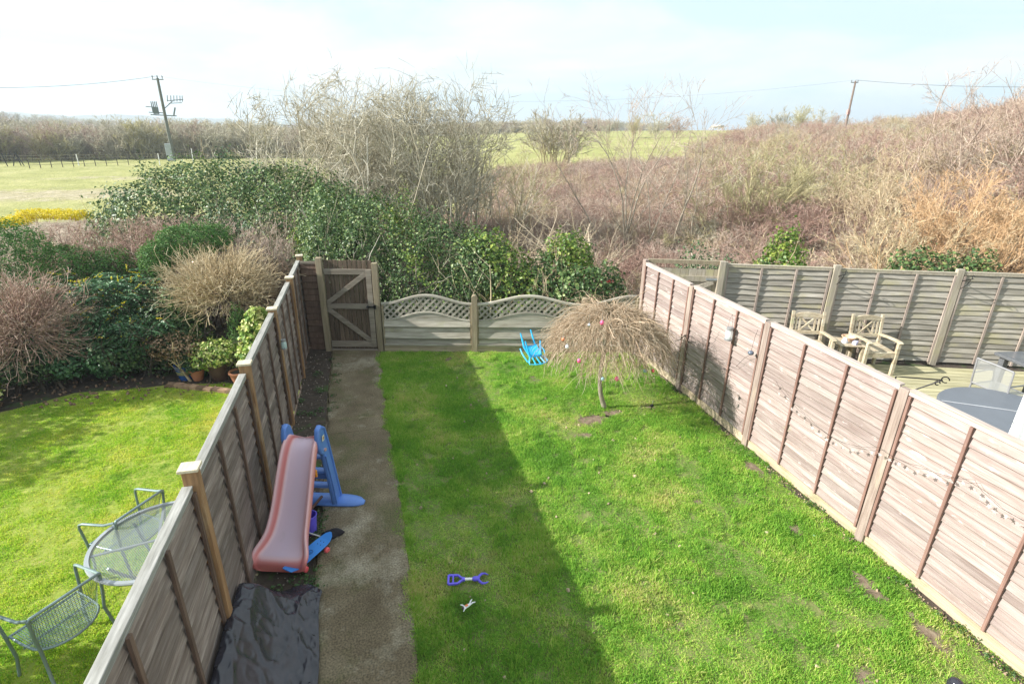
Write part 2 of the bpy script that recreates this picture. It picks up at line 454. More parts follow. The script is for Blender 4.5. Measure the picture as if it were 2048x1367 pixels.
# lattice fence
M_LAT = mat('silver_green_treated_wood', [(.3, (.25, .225, .18)), (.5, (.36, .33, .275)), (.72, (.47, .44, .38))], scale=(1.2, 8, 9), nscale=2.2, rough=.88, bump=.25, rv=.22, fine=GX, patch=[((.27, .29, .11), 1.3, .60, .76)])
M_LATZ = mat('silver_green_post_wood', [(.3, (.19, .15, .095)), (.7, (.32, .268, .185))], scale=(10, 10, 1.1), nscale=2., rough=.88, bump=.25, rv=.08, fine=GZ, patch=[((.25, .27, .11), 2., .6, .75)])
M_GATEB = mat('dark_brown_gate_board_wood', [(.3, (.065, .045, .03)), (.5, (.11, .078, .053)), (.72, (.17, .125, .09))], scale=(12, 8, 1.1), nscale=2., rough=.9, bump=.3, rv=.18, fine=GZ, patch=[((.33, .26, .2), 3., .62, .74, (3, 3, .8))])
M_GATEL = mat('grey_brown_gate_ledge_wood', [(.3, (.155, .125, .095)), (.7, (.28, .245, .20))], scale=(1.1, 8, 9), nscale=2., rough=.9, bump=.3, rv=.1, fine=GX)
M_IRON = plain('black_iron', (.02, .02, .022), .5, .6, .5)
M_TEAK = mat('lichened_teak_wood', [(.3, (.33, .26, .17)), (.5, (.46, .39, .28)), (.72, (.58, .53, .42))], scale=(3, 6, 6), nscale=2.5, rough=.85, bump=.25, rv=.1, fine=((30, 30, 30), .15), patch=[((.35, .36, .22), 5., .55, .7)])

def soil_mat(name, a, b, c, bump=.8):
    return mat(name, [(.3, a), (.55, b), (.75, c)], nscale=9., detail=10, rough=.95, bump=bump, bdist=.05, coords='World', patch=[((.05, .085, .02), 2.4, .55, .62), ((.32, .28, .24), 60., .72, .76)])
M_SOIL = soil_mat('dark_garden_soil', (.035, .026, .02), (.065, .048, .036), (.11, .085, .065))
M_LAWN = mat('lawn_thatch', [(.3, (.09, .13, .03)), (.5, (.14, .17, .045)), (.7, (.20, .18, .08))], nscale=14., detail=8, rough=.95, bump=.5, bdist=.03, coords='World', patch=[((.15, .11, .075), 3.3, .62, .70), ((.26, .24, .10), 1.7, .58, .72)])
M_LAWN2 = mat('mossy_lawn_thatch', [(.3, (.15, .20, .02)), (.5, (.21, .27, .03)), (.7, (.32, .33, .07))], nscale=9., detail=9, rough=.95, bump=.5, bdist=.03, coords='World', patch=[((.30, .26, .09), 4., .60, .72)])
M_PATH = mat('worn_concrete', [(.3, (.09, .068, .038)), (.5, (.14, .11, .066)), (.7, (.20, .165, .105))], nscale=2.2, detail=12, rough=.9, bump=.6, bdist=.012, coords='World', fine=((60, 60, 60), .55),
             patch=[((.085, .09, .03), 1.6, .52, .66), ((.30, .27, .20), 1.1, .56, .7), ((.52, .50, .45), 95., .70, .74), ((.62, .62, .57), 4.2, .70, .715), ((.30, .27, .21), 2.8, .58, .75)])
M_DECK = mat('pale_yellow_green_decking_wood', [(.3, (.30, .275, .15)), (.7, (.46, .43, .28))], scale=(1, 8, 8), nscale=2., rough=.85, bump=.2, rv=.1, fine=GX, patch=[((.55, .5, .4), 3., .6, .8)])
# plants
def leafmat(name, cols, rough=.45, trans=.25, spec=.5): return mat(name, cols, rough=rough, trans=trans, spec=spec, use_rnd=True)
M_IVY = leafmat('dark_glossy_ivy_leaf', [(0, (.04, .085, .025)), (.5, (.075, .145, .04)), (.8, (.14, .22, .07)), (1, (.30, .36, .12))], .44, .2, .4)
M_IVYL = leafmat('yellow_green_ivy_leaf', [(0, (.06, .13, .02)), (.5, (.13, .22, .035)), (1, (.34, .40, .08))], .45, .3, .4)
M_LAUREL = leafmat('mixed_evergreen_leaf', [(0, (.03, .075, .03)), (.6, (.065, .13, .05)), (1, (.15, .22, .09))], .45, .2, .4)
M_MAHONIA = leafmat('blue_green_pinnate_leaf', [(0, (.03, .095, .035)), (.6, (.06, .165, .06)), (1, (.15, .27, .13))], .42, .2)
M_YELLOW = leafmat('yellow_flower', [(0, (.60, .50, .01)), (1, (.85, .72, .03))], .6, .3)
M_VARIEG = leafmat('variegated_cream_green_leaf', [(0, (.09, .2, .03)), (.35, (.22, .36, .06)), (.65, (.5, .56, .14)), (1, (.78, .76, .4))], .45, .3)
M_CONIF = leafmat('bright_conifer_foliage', [(0, (.05, .14, .03)), (.6, (.10, .25, .05)), (1, (.2, .34, .08))], .6, .2)
M_BRONZE = leafmat('bronze_tinted_leaf', [(0, (.1, .08, .03)), (.5, (.22, .13, .07)), (1, (.42, .28, .18))], .5, .2)
M_WEED = leafmat('weed_leaf', [(0, (.035, .09, .02)), (1, (.08, .17, .04))], .5, .25)
def barkmat(name, a, b, c=None): return mat(name, [(0, a), (.6, b), (1, c or b)], rough=.85, use_rnd=True, rv=.12, hue=.008)
M_TW_GREY = barkmat('grey_olive_bark', (.25, .22, .145), (.44, .40, .29), (.62, .59, .49))
M_TW_RED = barkmat('red_brown_bramble_bark', (.21, .12, .095), (.38, .245, .195), (.54, .415, .34))
M_TW_PINK = barkmat('pinkish_brown_bark', (.24, .165, .13), (.43, .325, .26), (.60, .50, .415))
M_TW_TAN = barkmat('tan_bark', (.27, .20, .12), (.47, .37, .23), (.62, .53, .38))
M_TW_OLIVE = barkmat('olive_yellow_bark', (.25, .21, .10), (.43, .38, .20), (.58, .53, .33))
M_TW_ORANGE = barkmat('orange_willow_bark', (.36, .22, .11), (.60, .40, .21), (.74, .56, .36))
M_TW_WEEP = barkmat('pinkish_tan_weeping_twig', (.23, .155, .095), (.45, .33, .22), (.64, .53, .40))
M_TW_CLIP = barkmat('clipped_brown_twig', (.15, .095, .065), (.29, .195, .135), (.44, .32, .25))
M_TW_DARK = barkmat('dark_stem_bark', (.05, .04, .03), (.1, .08, .06))
M_TRUNK = mat('pale_lichened_trunk', [(.3, (.2, .165, .12)), (.7, (.40, .36, .29))], scale=(6, 6, 2), nscale=4., rough=.9, bump=.5, fine=((40, 40, 12), .2))
def grassmat(name, cols): return mat(name, cols, nscale=1.1, detail=7, coords='World', rough=.6, trans=.45, use_rnd=.30, spec=.12, patch=[((.60, .52, .24), 3.4, .60, .74), ((.17, .34, .06), 2.1, .56, .70)])
M_GRASS = grassmat('green_grass_blade', [(.30, (.14, .32, .045)), (.43, (.22, .46, .06)), (.53, (.34, .57, .085)), (.62, (.50, .62, .13)), (.72, (.70, .62, .30))])
M_GRASS2 = grassmat('yellow_green_grass_blade', [(.30, (.19, .42, .035)), (.45, (.37, .58, .05)), (.56, (.56, .66, .08)), (.70, (.72, .64, .18))])
# plastics and metals
M_BLUEP = plain('faded_blue_plastic', (.10, .22, .58), .42, v=.15, ns=3.)
M_SKYP = plain('bright_sky_blue_plastic', (.02, .42, .80), .4, v=.08)
M_DECKB = plain('skateboard_blue_plastic', (.045, .25, .72), .4, v=.08)
M_WHEELP = plain('coral_urethane_wheel', (.8, .12, .13), .4)
M_PURPLE = plain('violet_plastic', (.13, .10, .66), .4, v=.1)
M_WHITEP = plain('white_plastic', (.75, .75, .75), .4, v=.05)
M_REDP = mat('sun_faded_red_plastic', [(.3, (.58, .20, .19)), (.7, (.70, .33, .32))], nscale=2., rough=.34, patch=[((.62, .47, .56), 1.3, .38, .58)])
M_GALV = plain('blue_grey_coated_steel', (.20, .27, .27), .4, .4, .5)
M_STEEL = plain('grey_coated_steel_rim', (.36, .39, .41), .4, .4, .5)
M_ALU = plain('grey_powder_coated_metal', (.30, .30, .31), .45, .3)
M_UPVC = plain('white_upvc', (.80, .82, .82), .3, v=.02)
M_POTB = plain('blue_glazed_pot', (.03, .09, .27), .25)
M_POTBAND = plain('olive_glaze_band', (.24, .23, .12), .35)
M_TERRA = plain('terracotta', (.42, .17, .09), .85, v=.2)
M_POTBR = plain('dark_brown_glazed_pot', (.10, .06, .05), .35, v=.3)
M_BRICK = mat('buff_edging_brick', [(.3, (.22, .13, .08)), (.7, (.38, .25, .16))], nscale=8., rough=.92, bump=.5, rv=.35, patch=[((.14, .15, .07), 4., .55, .7)])
def clear(name, c, rough=.05, a=.35):
    m = bpy.data.materials.new(name); m.use_nodes = True
    N = m.node_tree.nodes; bs = N['Principled BSDF']
    bs.inputs['Base Color'].default_value = (*c, 1); bs.inputs['Roughness'].default_value = rough
    bs.inputs['Alpha'].default_value = a
    return m
M_GLASS = clear('thin_clear_glass', (.75, .8, .8))
M_MESHFAB = clear('grey_textilene_mesh', (.33, .34, .33), .7, .55)

# ================================================================== the land
rng = np.random.default_rng(11)
M_FIELD = bpy.data.materials.new('pasture_and_far_land'); M_FIELD.use_nodes = True
def build_field_mat():
    nt = M_FIELD.node_tree; N = nt.nodes; lk = nt.links.new; bs = N['Principled BSDF']
    geo = N.new('ShaderNodeNewGeometry')
    def noise(sc, det=8):
        n = N.new('ShaderNodeTexNoise'); n.inputs['Scale'].default_value = sc; n.inputs['Detail'].default_value = det; n.inputs['Roughness'].default_value = .62
        lk(geo.outputs['Position'], n.inputs['Vector']); return n.outputs['Fac']
    def ramp(f, cols):
        r = N.new('ShaderNodeValToRGB'); el = r.color_ramp.elements
        while len(el) < len(cols): el.new(.5)
        for e, (p, c) in zip(el, cols): e.position = p; e.color = (*c, 1)
        lk(f, r.inputs[0]); return r.outputs[0]
    def mix(a, b, f):
        q = N.new('ShaderNodeMix'); q.data_type = 'RGBA'; lk(a, q.inputs['A']); lk(b, q.inputs['B']); lk(f, q.inputs['Factor']); return q.outputs['Result']
    def attr(nm):
        a = N.new('ShaderNodeAttribute'); a.attribute_name = nm; return a.outputs['Fac']
    grass = ramp(noise(.35, 10), [(.3, (.24, .245, .085)), (.5, (.31, .31, .115)), (.7, (.40, .375, .17))])
    mudc = ramp(noise(1.9, 12), [(.3, (.14, .105, .07)), (.5, (.25, .20, .145)), (.7, (.38, .31, .24))])
    pale = ramp(noise(1.2, 12), [(.3, (.26, .23, .11)), (.7, (.46, .40, .29))])
    farc = ramp(noise(.006, 10), [(.3, (.05, .065, .035)), (.45, (.085, .085, .05)), (.55, (.12, .14, .06)), (.7, (.10, .10, .06))])
    def th_mask(a, sc, w):
        m = N.new('ShaderNodeMath'); m.operation = 'ADD'; lk(attr(a), m.inputs[0]); lk(noise(sc, 9), m.inputs[1])
        r = N.new('ShaderNodeMapRange'); r.inputs['From Min'].default_value = 1-w; r.inputs['From Max'].default_value = 1+w; lk(m.outputs[0], r.inputs['Value']); return r.outputs[0]
    c = mix(grass, pale, th_mask('pale', .8, .12))
    c = mix(c, mudc, th_mask('mud', .9, .1))
    c = mix(c, farc, attr('far'))
    lk(c, bs.inputs['Base Color']); bs.inputs['Roughness'].default_value = .95; bs.inputs['Specular IOR Level'].default_value = .2
    b = N.new('ShaderNodeBump'); b.inputs['Strength'].default_value = .7; b.inputs['Distance'].default_value = .25; lk(noise(2.6, 10), b.inputs['Height']); lk(b.outputs[0], bs.inputs['Normal'])
build_field_mat()
def land():
    rr = np.concatenate([[0], np.geomspace(3, 3600, 160)]); na = 300
    aa = np.radians(np.concatenate([np.linspace(-50, 75, 230, endpoint=False), np.linspace(75, 310, 50, endpoint=False)]))
    X = rr[:, None]*np.sin(aa)[None]; Y = rr[:, None]*np.cos(aa)[None]
    Z = th(X, Y)
    bumps = .06*np.sin(X*1.7+Y)*np.cos(Y*1.3-X*.4)*np.clip((rr-18)/10, 0, 1)[:, None]
    Z = Z+bumps-.03
    n, m = X.shape
    idx = np.arange(n*m).reshape(n, m); nx = np.roll(idx, -1, axis=1)
    f = np.stack([idx[:-1], nx[:-1], nx[1:], idx[1:]], -1).reshape(-1, 4)[:, ::-1]
    V = np.stack([X, Y, Z], -1).reshape(-1, 3)
    me = npmesh('field', [(V, f, np.zeros(len(V)), 0)], [M_FIELD], True)
    x, y = V[:, 0], V[:, 1]; r = np.hypot(x, y); a = np.degrees(np.arctan2(x, y))
    g = lambda t, c, w: np.exp(-((t-c)/w)**2)
    mud = .72*np.clip((31-y)/3.5, 0, 1)*np.clip((x+45)/5, 0, 1)*np.clip((-3-x)/4, 0, 1)+.1
    mud = np.maximum(mud, .62*np.clip((x-2)/4, 0, 1)*np.clip((60-r)/10, 0, 1))
    mud = np.maximum(mud, .6*(r < 24))
    pale = .62*g(y, 40, 3.2)*g(x, -19, 10)+.5*g(y, 52, 1.5)*g(x, -17, 9)+.22
    pale = np.maximum(pale, .55*np.clip((r-110)/60, 0, 1)*np.clip((a-20)/10, 0, 1))
    far = np.clip((r-230)/60, 0, 1); far = far*(1-.95*g(a, -29, 6)*np.clip((850-r)/80, 0, 1))
    for nm, val in (('mud', mud), ('pale', pale), ('far', far)):
        at = me.attributes.new(nm, 'FLOAT', 'POINT'); at.data.foreach_set('value', val.astype(np.float32))
    tag(npobj('field', me), kind='structure')
land()

def sheet(name, poly, z, m, kind='structure', step=.12, wob=.0, bump=.0):
    """flat polygon sheet with a slightly wavering outline"""
    pts = []
    for i, p in enumerate(poly):
        q = poly[(i+1) % len(poly)]; L = math.dist(p, q); k = max(1, int(L/step))
        for j in range(k):
            t = j/k; x = p[0]+(q[0]-p[0])*t; y = p[1]+(q[1]-p[1])*t
            nx_, ny_ = (q[1]-p[1])/L, -(q[0]-p[0])/L
            w = wob*(math.sin((x+y)*5.1+i)+.6*math.sin((x-y)*13+2*i)+.5*math.sin((x*2+y)*31))
            pts.append((x+nx_*w, y+ny_*w, z))
    me = bpy.data.meshes.new(name); me.from_pydata(pts, [], [tuple(range(len(pts)))])
    me.materials.append(m)
    o = bpy.data.objects.new(name, me); link(o)
    return tag(o, kind=kind)
FX = -1.37       # left fence line
RX = 4.885       # right fence line
def back_y(x): return 10.2-.235*x
sheet('garden_lawn', [(.0, -.5), (RX, -.5), (RX, back_y(RX)), (-.02, back_y(0))], .004, M_LAWN)
sheet('neighbour_lawn', [(-9, -.5), (FX, -.5), (FX, 9.1), (-3.4, 9.4), (-4.9, 9.42), (-6.3, 8.5), (-9, 8.0)], .006, M_LAWN2, wob=.02)
sheet('soil_strip', [(FX, -.5), (-.72, -.5), (-.95, 10.5), (FX, 10.8)], .010, M_SOIL)
sheet('planting_bed', [(-9, 8.0), (-6.3, 8.4), (-4.9, 9.2), (-3.4, 9.35), (FX, 9.1), (FX, 14), (-10, 15.5)], .002, M_SOIL)
sheet('planting_soil', [(4.78, .5), (RX, .5), (RX, 9.0), (4.80, 9.0), (4.77, 6)], .009, M_SOIL, wob=.035)
# path: a real slab with worn edges
def path():
    root = empty('garden_path', (0, 0, 0)); tag(root, kind='structure')
    rnd = random.Random(8)
    fl = lambda y: -.70-.024*(y-1)-.010*math.sin(y*3.1)-.006*math.sin(y*9)-.004*math.sin(y*23)
    fr = lambda y: .10-.020*max(0, y-4)+.010*math.sin(y*1.3+1)+.006*math.sin(y*7.7)+.004*math.sin(y*19)
    for a_, b_, dz in ((-.5, 7.12, 0), (7.13, 10.42, -.002)):
        ys = np.linspace(a_, b_, 110)
        rings = []
        for y in ys:
            l, r = fl(y)+rnd.uniform(-.004, .004), fr(y)+rnd.uniform(-.006, .006)
            rings.append([Vector((l-.015, y, -.02)), Vector((l, y, .024+dz)), Vector((l+.03, y, .034+dz)), Vector((r-.03, y, .034+dz)), Vector((r, y, .022+dz)), Vector((r+.015, y, -.02))])
        MB().loft(rings).build('slab', M_PATH, root)
path()

# ================================================================== fences
def lap_board(L, h, t, seed, n=5, wave=.006):
    """one overlapping board, local x along, face towards -y, z from 0 to h"""
    rnd = random.Random(seed); m = MB(); rings = []
    w = [wave*rnd.uniform(-1, 1) for _ in range(n+1)]; w2 = [wave*.6*rnd.uniform(-1, 1) for _ in range(n+1)]; bow = [.0025*rnd.uniform(-1, 1) for _ in range(n+1)]
    for i in range(n+1):
        x = -L/2+L*i/n
        rings.append([Vector((x, -t+bow[i]+.001, w[i]+.012)), Vector((x, -t*.60, w[i])), Vector((x, -.002, w[i])), Vector((x, .006, h+w2[i])), Vector((x, -.004+bow[i]*.5, h+w2[i]))])
    return m.loft(rings)
_bc = {}
def board_mesh(L, h, t, matl, k, wave):
    key = (round(L, 2), round(h, 3), matl.name, k % 6)
    if key not in _bc: _bc[key] = lap_board(L, h, t, k % 6+int(L*100), wave=wave).mesh('board', matl)
    return _bc[key]
def fence_run(root, posts, H, z0, expo, M_b, M_bat, M_cap, M_post, battens=2, post_w=.1, post_d=.09, post_h=None, cap=None, gravel=None, wave=.006, lean=0, capw=.045, frame_l=None, thick=.024, bump=0, batw=.038):
    """posts: positions along the local x axis; boards face -y"""
    rnd = random.Random(int(posts[0]*100)+len(posts)+7)
    pm = {}
    for i, px in enumerate(posts):
        ph = post_h[i] if isinstance(post_h, (list, tuple)) else (post_h or H+.02)
        if not ph: continue
        m = MB().box((0, -post_d/2+.02, ph/2-.02), (post_w, post_d, ph+.04))
        po = m.build('post', M_post, root, (px, 0, 0), (R(rnd.uniform(-.6, .6)), R(rnd.uniform(-.5, .5)), 0), bevel=.005)
        if cap: MB().box((0, -post_d/2+.02, ph+.012), (post_w+.035, post_d+.035, .024)).build('post_cap', cap, po, bevel=.004)
    for i in range(len(posts)-1):
        a, b = posts[i]+post_w/2+.004, posts[i+1]-post_w/2-.004
        L = b-a; c = (a+b)/2; tilt = R(rnd.uniform(-.5, .5))
        # panel frame = top rail and end battens
        f = MB()
        dz = rnd.uniform(-.012, .012)
        f.box((0, -.022, H-.022+dz), (L, .03, .04))
        fr = f.build('panel_frame', M_cap, root, (c, rnd.uniform(-.006, .006), 0), (0, 0, 0), bevel=.003)
        cp = MB().box((0, -.008, H+.008+dz), (L, capw+.02, .02)).build('capping_rail', M_cap, fr, bevel=.004)
        if gravel: MB().box((0, -.002, z0/2), (L, .03, z0)).build('gravel_board', gravel, fr, bevel=.003)
        nb = int((H-.04-z0)/expo); ex = (H-.045-z0)/nb
        for k in range(nb):
            me = board_mesh(L-.01, ex+.022, thick, M_b, rnd.randrange(6), wave)
            o = inst('board', me, fr, (0, rnd.uniform(-.003, .002), z0+k*ex+rnd.uniform(-.003, .003)), (rnd.uniform(-.02, .02), 0, rnd.choice((0, PI*0))))
        bw = [(-L/2+.02), (L/2-.02)]+[(-L/2+L*(j+1)/(battens+1)) for j in range(battens)]
        for j, x in enumerate(bw):
            MB().box((0, -thick-.012, (H+z0)/2-.02), (batw, .022, H-z0-.05)).build('batten', M_bat, fr, (x, 0, 0), (0, R(rnd.uniform(-.25, .25)), 0), bevel=.002)
        MB().box((0, .02, z0+.3), (.04, .02, .5)).build('batten', M_bat, fr, (0, 0, 0))

# left fence (local x -> +Y, faces +X)
lf = empty('panel_fence', (FX-.03, 0, 0), PI/2, 'long grey-brown panel fence with capped orange posts, left of the concrete path', 'fence', 'garden boundary fences')
fence_run(lf, [-.15, 1.78, 3.68, 5.58, 7.58, 9.24, 10.82], 1.74, .04, .112, M_GREY, M_GREYZ, M_CAP, M_FRESH, post_w=.085, post_d=.10, post_h=[1.84, 1.84, 1.86, 1.84, 1.80, 1.80, 1.82], cap=M_FRESHCAP, wave=.004, capw=.05, thick=.034)
# right fence (local x -> -Y, faces -X)
rf = empty('panel_fence', (RX+.02, 8.98, 0), -PI/2, 'faded red-brown lap panel fence in full sun along the right of the lawn', 'fence', 'garden boundary fences')
fence_run(rf, [0, 1.62, 3.42, 5.38, 7.33, 9.3], 1.84, .13, .098, M_RED, M_REDZ, M_REDCAP, M_REDPOST, post_w=.10, post_d=.07, post_h=[1.9, 1.835, 1.835, 1.835, 1.835, 1.835], gravel=M_GRAVEL, wave=.007, thick=.027, batw=.028)
# neighbour's back fence beyond the deck
NA = Vector((6.30, 8.60)); NBv = Vector((8.2, 7.90)); ndir = (NBv-NA).normalized(); nang = math.atan2(ndir.y, ndir.x)
nf = empty('panel_fence', (NA.x, NA.y, 0), nang, 'grey-green lap panel fence behind the wooden armchairs and decking', 'fence', 'garden boundary fences')
fence_run(nf, [0, 1.98, 4.1, 6.2, 8.3, 10.4], 1.83, .1, .1, M_NB, M_NBZ, M_NBP, M_NBP, post_w=.115, post_d=.085, post_h=[1.88, 1.9, 1.9, 1.9, 1.9, 1.9], wave=.014, thick=.030)
for x in (2.03, 4.14):     # iron hanging brackets on two posts
    br = MB()
    br.tube([(0, -.07, 1.70), (0, -.30, 1.80)], .008, 6); br.tube([(0, -.07, 1.55), (0, -.2, 1.66), (0, -.26, 1.78)], .006, 6)
    br.tube([(0, -.30+.03*math.cos(t), 1.83+.03*math.sin(t)) for t in np.linspace(-PI/2, PI, 9)], .006, 6)
    o = br.build('hanging_bracket', M_IRON, None, (NA.x+ndir.x*x, NA.y+ndir.y*x, 0), (0, 0, nang))
    tag(o, 'black iron bracket on the %s grey fence post beyond the armchairs' % ('first tall' if x < 3 else 'second tall'), 'bracket', 'iron brackets on the far fence')

# dark infill panel between left fence and gate
BA = math.atan2(-.235, 1)
def bpt(x, z=0): return (x, back_y(x), z)
g0, g1 = -.985, .005
inf = empty('infill_panel', (FX+.03, back_y(FX)+.02, 0), BA, 'narrow dark brown lap panel between the left fence and the gate post', 'fence panel')
fr = MB().box((.19, -.01, 1.76), (.34, .04, .04)).build('panel_frame', M_GATEL, inf)
for k in range(14): inst('board', board_mesh(.34, .145, .024, M_GREYZ, k, .004), inf, (.19, 0, .02+k*.124))
# gate
gt = empty('garden_gate', (g0, back_y(g0), 0), BA, 'tall brown ledged and braced garden gate at the end of the concrete path', 'gate')
GW = (g1-g0)/math.cos(BA)
for x, h in ((0, 1.86), (GW, 1.77)):
    MB().box((0, 0, h/2-.02), (.105, .105, h+.04)).build('gate_post', M_LATZ, gt, (x, 0, 0), bevel=.006)
nb = 10; bw = (GW-.13)/nb
for k in range(nb):
    MB().box((0, 0, .93), (bw-.008, .018, 1.76)).build('board', M_GATEB, gt, (.065+bw*(k+.5), .02+.003*(k % 2), random.Random(k).uniform(-.006, .006)), bevel=.002)
for z, hh in ((1.60, .1), (.93, .1), (.16, .12)):
    MB().box((0, 0, 0), (GW-.14, .03, hh)).build('ledge', M_GATEL, gt, (GW/2, -.014, z), bevel=.003)
MB().box((0, 0, .9), (.10, .032, 1.5)).build('stile', M_GATEL, gt, (GW-.115, -.034, -.0), bevel=.003)
for p, q in (((.08, .99), (GW-.18, 1.56)), ((.08, .87), (GW-.17, .22))):
    MB().bar((p[0], 0, p[1]), (q[0], 0, q[1]), .03, .09, (0, 0, 1)).build('brace', M_GATEL, gt, (0, -.016, 0), bevel=.003)
lt = MB(); lt.box((GW-.13, -.06, .93), (.14, .015, .03)); lt.tube([(GW-.17, -.06, .9), (GW-.17, -.09, .93), (GW-.17, -.06, .96)], .007, 6); lt.box((GW-.04, -.065, .93), (.04, .02, .07))
lt.build('latch', M_IRON, gt)
MB().box((GW/2, 0, .03), (GW-.11, .10, .05)).build('sill', M_GATEL, gt)

# bow-topped lattice panels
def ogee(t): return .5-.5*math.cos(2*PI*t)
def lattice_panel(x0, x1, label, cut=1.0, zt=.98, amp=.17):
    L = (x1-x0)/math.cos(BA); full = L/cut
    root = empty('lattice_panel', bpt(x0), BA, label, 'fence panel', 'bow-topped lattice panels')
    top = lambda x: zt+amp*ogee(min(1, x/full)); bot = lambda x: top(x)-.33
    def curve(fn, w, d, nm):
        m = MB(); rings = []
        for i in range(25):
            x = L*i/24; z = fn(x)
            rings.append([Vector((x, -d/2, z-w/2)), Vector((x, d/2, z-w/2)), Vector((x, d/2, z+w/2)), Vector((x, -d/2, z+w/2))])
        return m.loft(rings).build(nm, M_LAT, root, bevel=.004)
    curve(top, .045, .055, 'top_rail'); curve(bot, .035, .045, 'middle_rail')
    for x in (.018, L-.018): MB().box((0, 0, (top(x)+.12)/2), (.036, .05, top(x)-.12)).build('side_rail', M_LATZ, root, (x, 0, 0))
    for lay, sg in ((0, 1), (1, -1)):
        s = .128; nn = int((L+1.2)/s)
        for k in range(-6, nn):
            c = k*s
            # slat centre line z = sg*(x-c)+.55 ; clip to the band
            pts = []
            for i in range(161):
                x = L*i/160; z = sg*(x-c)*1.0+(.55 if sg > 0 else 1.25)
                if bot(x)+.012 < z < top(x)-.012 and .03 < x < L-.03: pts.append((x, z))
            if len(pts) < 4: continue
            (xa, za), (xb, zb) = pts[0], pts[-1]
            MB().bar((xa, 0, za), (xb, 0, zb), .010, .038, (0, 0, 1)).build('slat', M_LAT, root, (0, -.008 if lay == 0 else .006, 0))
    nb = 4; zb = .16; ex = .118
    for k in range(nb):
        inst('board', board_mesh(L-.06, .122, .026, M_LAT, k+3, .002), root, (L/2, (-.012 if k % 2 else .014), zb+k*ex))
    # shaped top board under the curved rail
    m = MB(); rings = []
    for i in range(17):
        x = .03+(L-.06)*i/16; rings.append([Vector((x, -.016, zb+nb*ex-.005)), Vector((x, 0, zb+nb*ex-.005)), Vector((x, 0, bot(x))), Vector((x, -.01, bot(x)))])
    m.loft(rings).build('board', M_LAT, root)
    for x in (L*.34, L*.66): MB().box((x, .022, .4), (.04, .018, .55)).build('batten', M_LATZ, root)
    MB().box((L/2, -.012, .15), (L-.02, .05, .03)).build('bottom_rail', M_LAT, root)
    MB().box((L/2, .01, .06), (L, .03, .13)).build('gravel_board', M_GRAVEL, root)
    return root
xs = [.075, 1.80, 3.86, 4.84]
lattice_panel(xs[0]+.0, xs[1]-.05, 'bow-topped lattice panel right beside the gate')
lattice_panel(xs[1]+.05, xs[2]-.05, 'bow-topped lattice panel behind the upturned blue chair')
lattice_panel(xs[2]+.05, xs[3]-.0, 'short lattice panel rising towards the red-brown fence', cut=.55, zt=.99)
for x, h, lb in ((xs[1], 1.17, 'round-topped post between the gate-side and middle lattice panels'), (xs[2], 1.13, 'round-topped post behind the crown of the weeping tree'), (xs[3]+.045, 1.16, 'round-topped post where the lattice meets the red-brown fence')):
    m = MB(); prof = [(-.055, -.05), (.055, -.05), (.055, h-.05)]+[(.055*math.cos(t), h-.05+.05*math.sin(t)) for t in np.linspace(.15, PI-.15, 9)]+[(-.055, h-.05)]
    m.prism(prof, -.05, .05)
    tag(m.build('fence_post', M_LATZ, None, (x, back_y(x)-.015, 0), (0, 0, BA), bevel=.004), lb, 'post', 'lattice fence posts')

# neighbour's gate in the far corner
ga = Vector((4.98, 9.03)); gb = Vector((6.28, 8.58)); gd = (gb-ga); gl = gd.length
ng_ = empty('garden_gate', (ga.x, ga.y, 0), math.atan2(gd.y, gd.x), 'weathered grey gate with zinc hinge in the corner beyond the red-brown fence', 'gate')
nbb = 9
for k in range(nbb): MB().box((0, 0, .9), (gl/nbb-.006, .018, 1.66)).build('board', M_NBP, ng_, (gl/nbb*(k+.5), .02, 0))
for z in (1.55, .9, .2): MB().box((0, 0, 0), (gl-.05, .03, .1)).build('ledge', M_NBP, ng_, (gl/2, -.01, z))
MB().box((gl/2, 0, 1.86), (gl+.02, .06, .07)).build('head_rail', M_LATZ, ng_)
MB().bar((gl-.15, 0, 1.5), (.1, 0, .95), .03, .09).build('brace', M_NBP, ng_, (0, -.014, 0))
MB().bar((gl-.15, 0, .85), (.1, 0, .25), .03, .09).build('brace', M_NBP, ng_, (0, -.014, 0))
hg = MB(); hg.box((gl-.16, -.035, 1.55), (.26, .006, .035)); hg.tube([(gl-.02, -.04, 1.5), (gl-.02, -.04, 1.6)], .01, 6)
hg.build('strap_hinge', M_STEEL, ng_)
MB().box((0, 0, .95), (.10, .09, 1.9)).build('gate_post', M_NBP, ng_, (gl-.03, -.04, 0))

# deck and the neighbour's ground
pd = MB()
deck = empty('decking', (5.0, 0, 0), 0)
tag(deck, kind='structure')
bl = MB().box((0, 0, 0), (.135, 8.6, .028)).mesh('board', M_DECK)
def deck_boards():
    # boards run parallel to the back fence
    L = 9.4
    me = MB().box((L/2, 0, 0), (L, .127, .028)).mesh('board', M_DECK)
    for k in range(52):
        # origin on the red-brown fence, shifting towards the camera
        y = 8.72-k*.15
        if y < 1.2: break
        x0 = 5.02
        inst('board', me, deck, (x0-5.0, y, .085), (0, 0, nang))
    MB().box((4.6, 3.2, .03), (9.2, 10.5, .05)).build('joists', M_SOIL, deck, (0, -.0, 0), (0, 0, nang*0))
deck_boards()

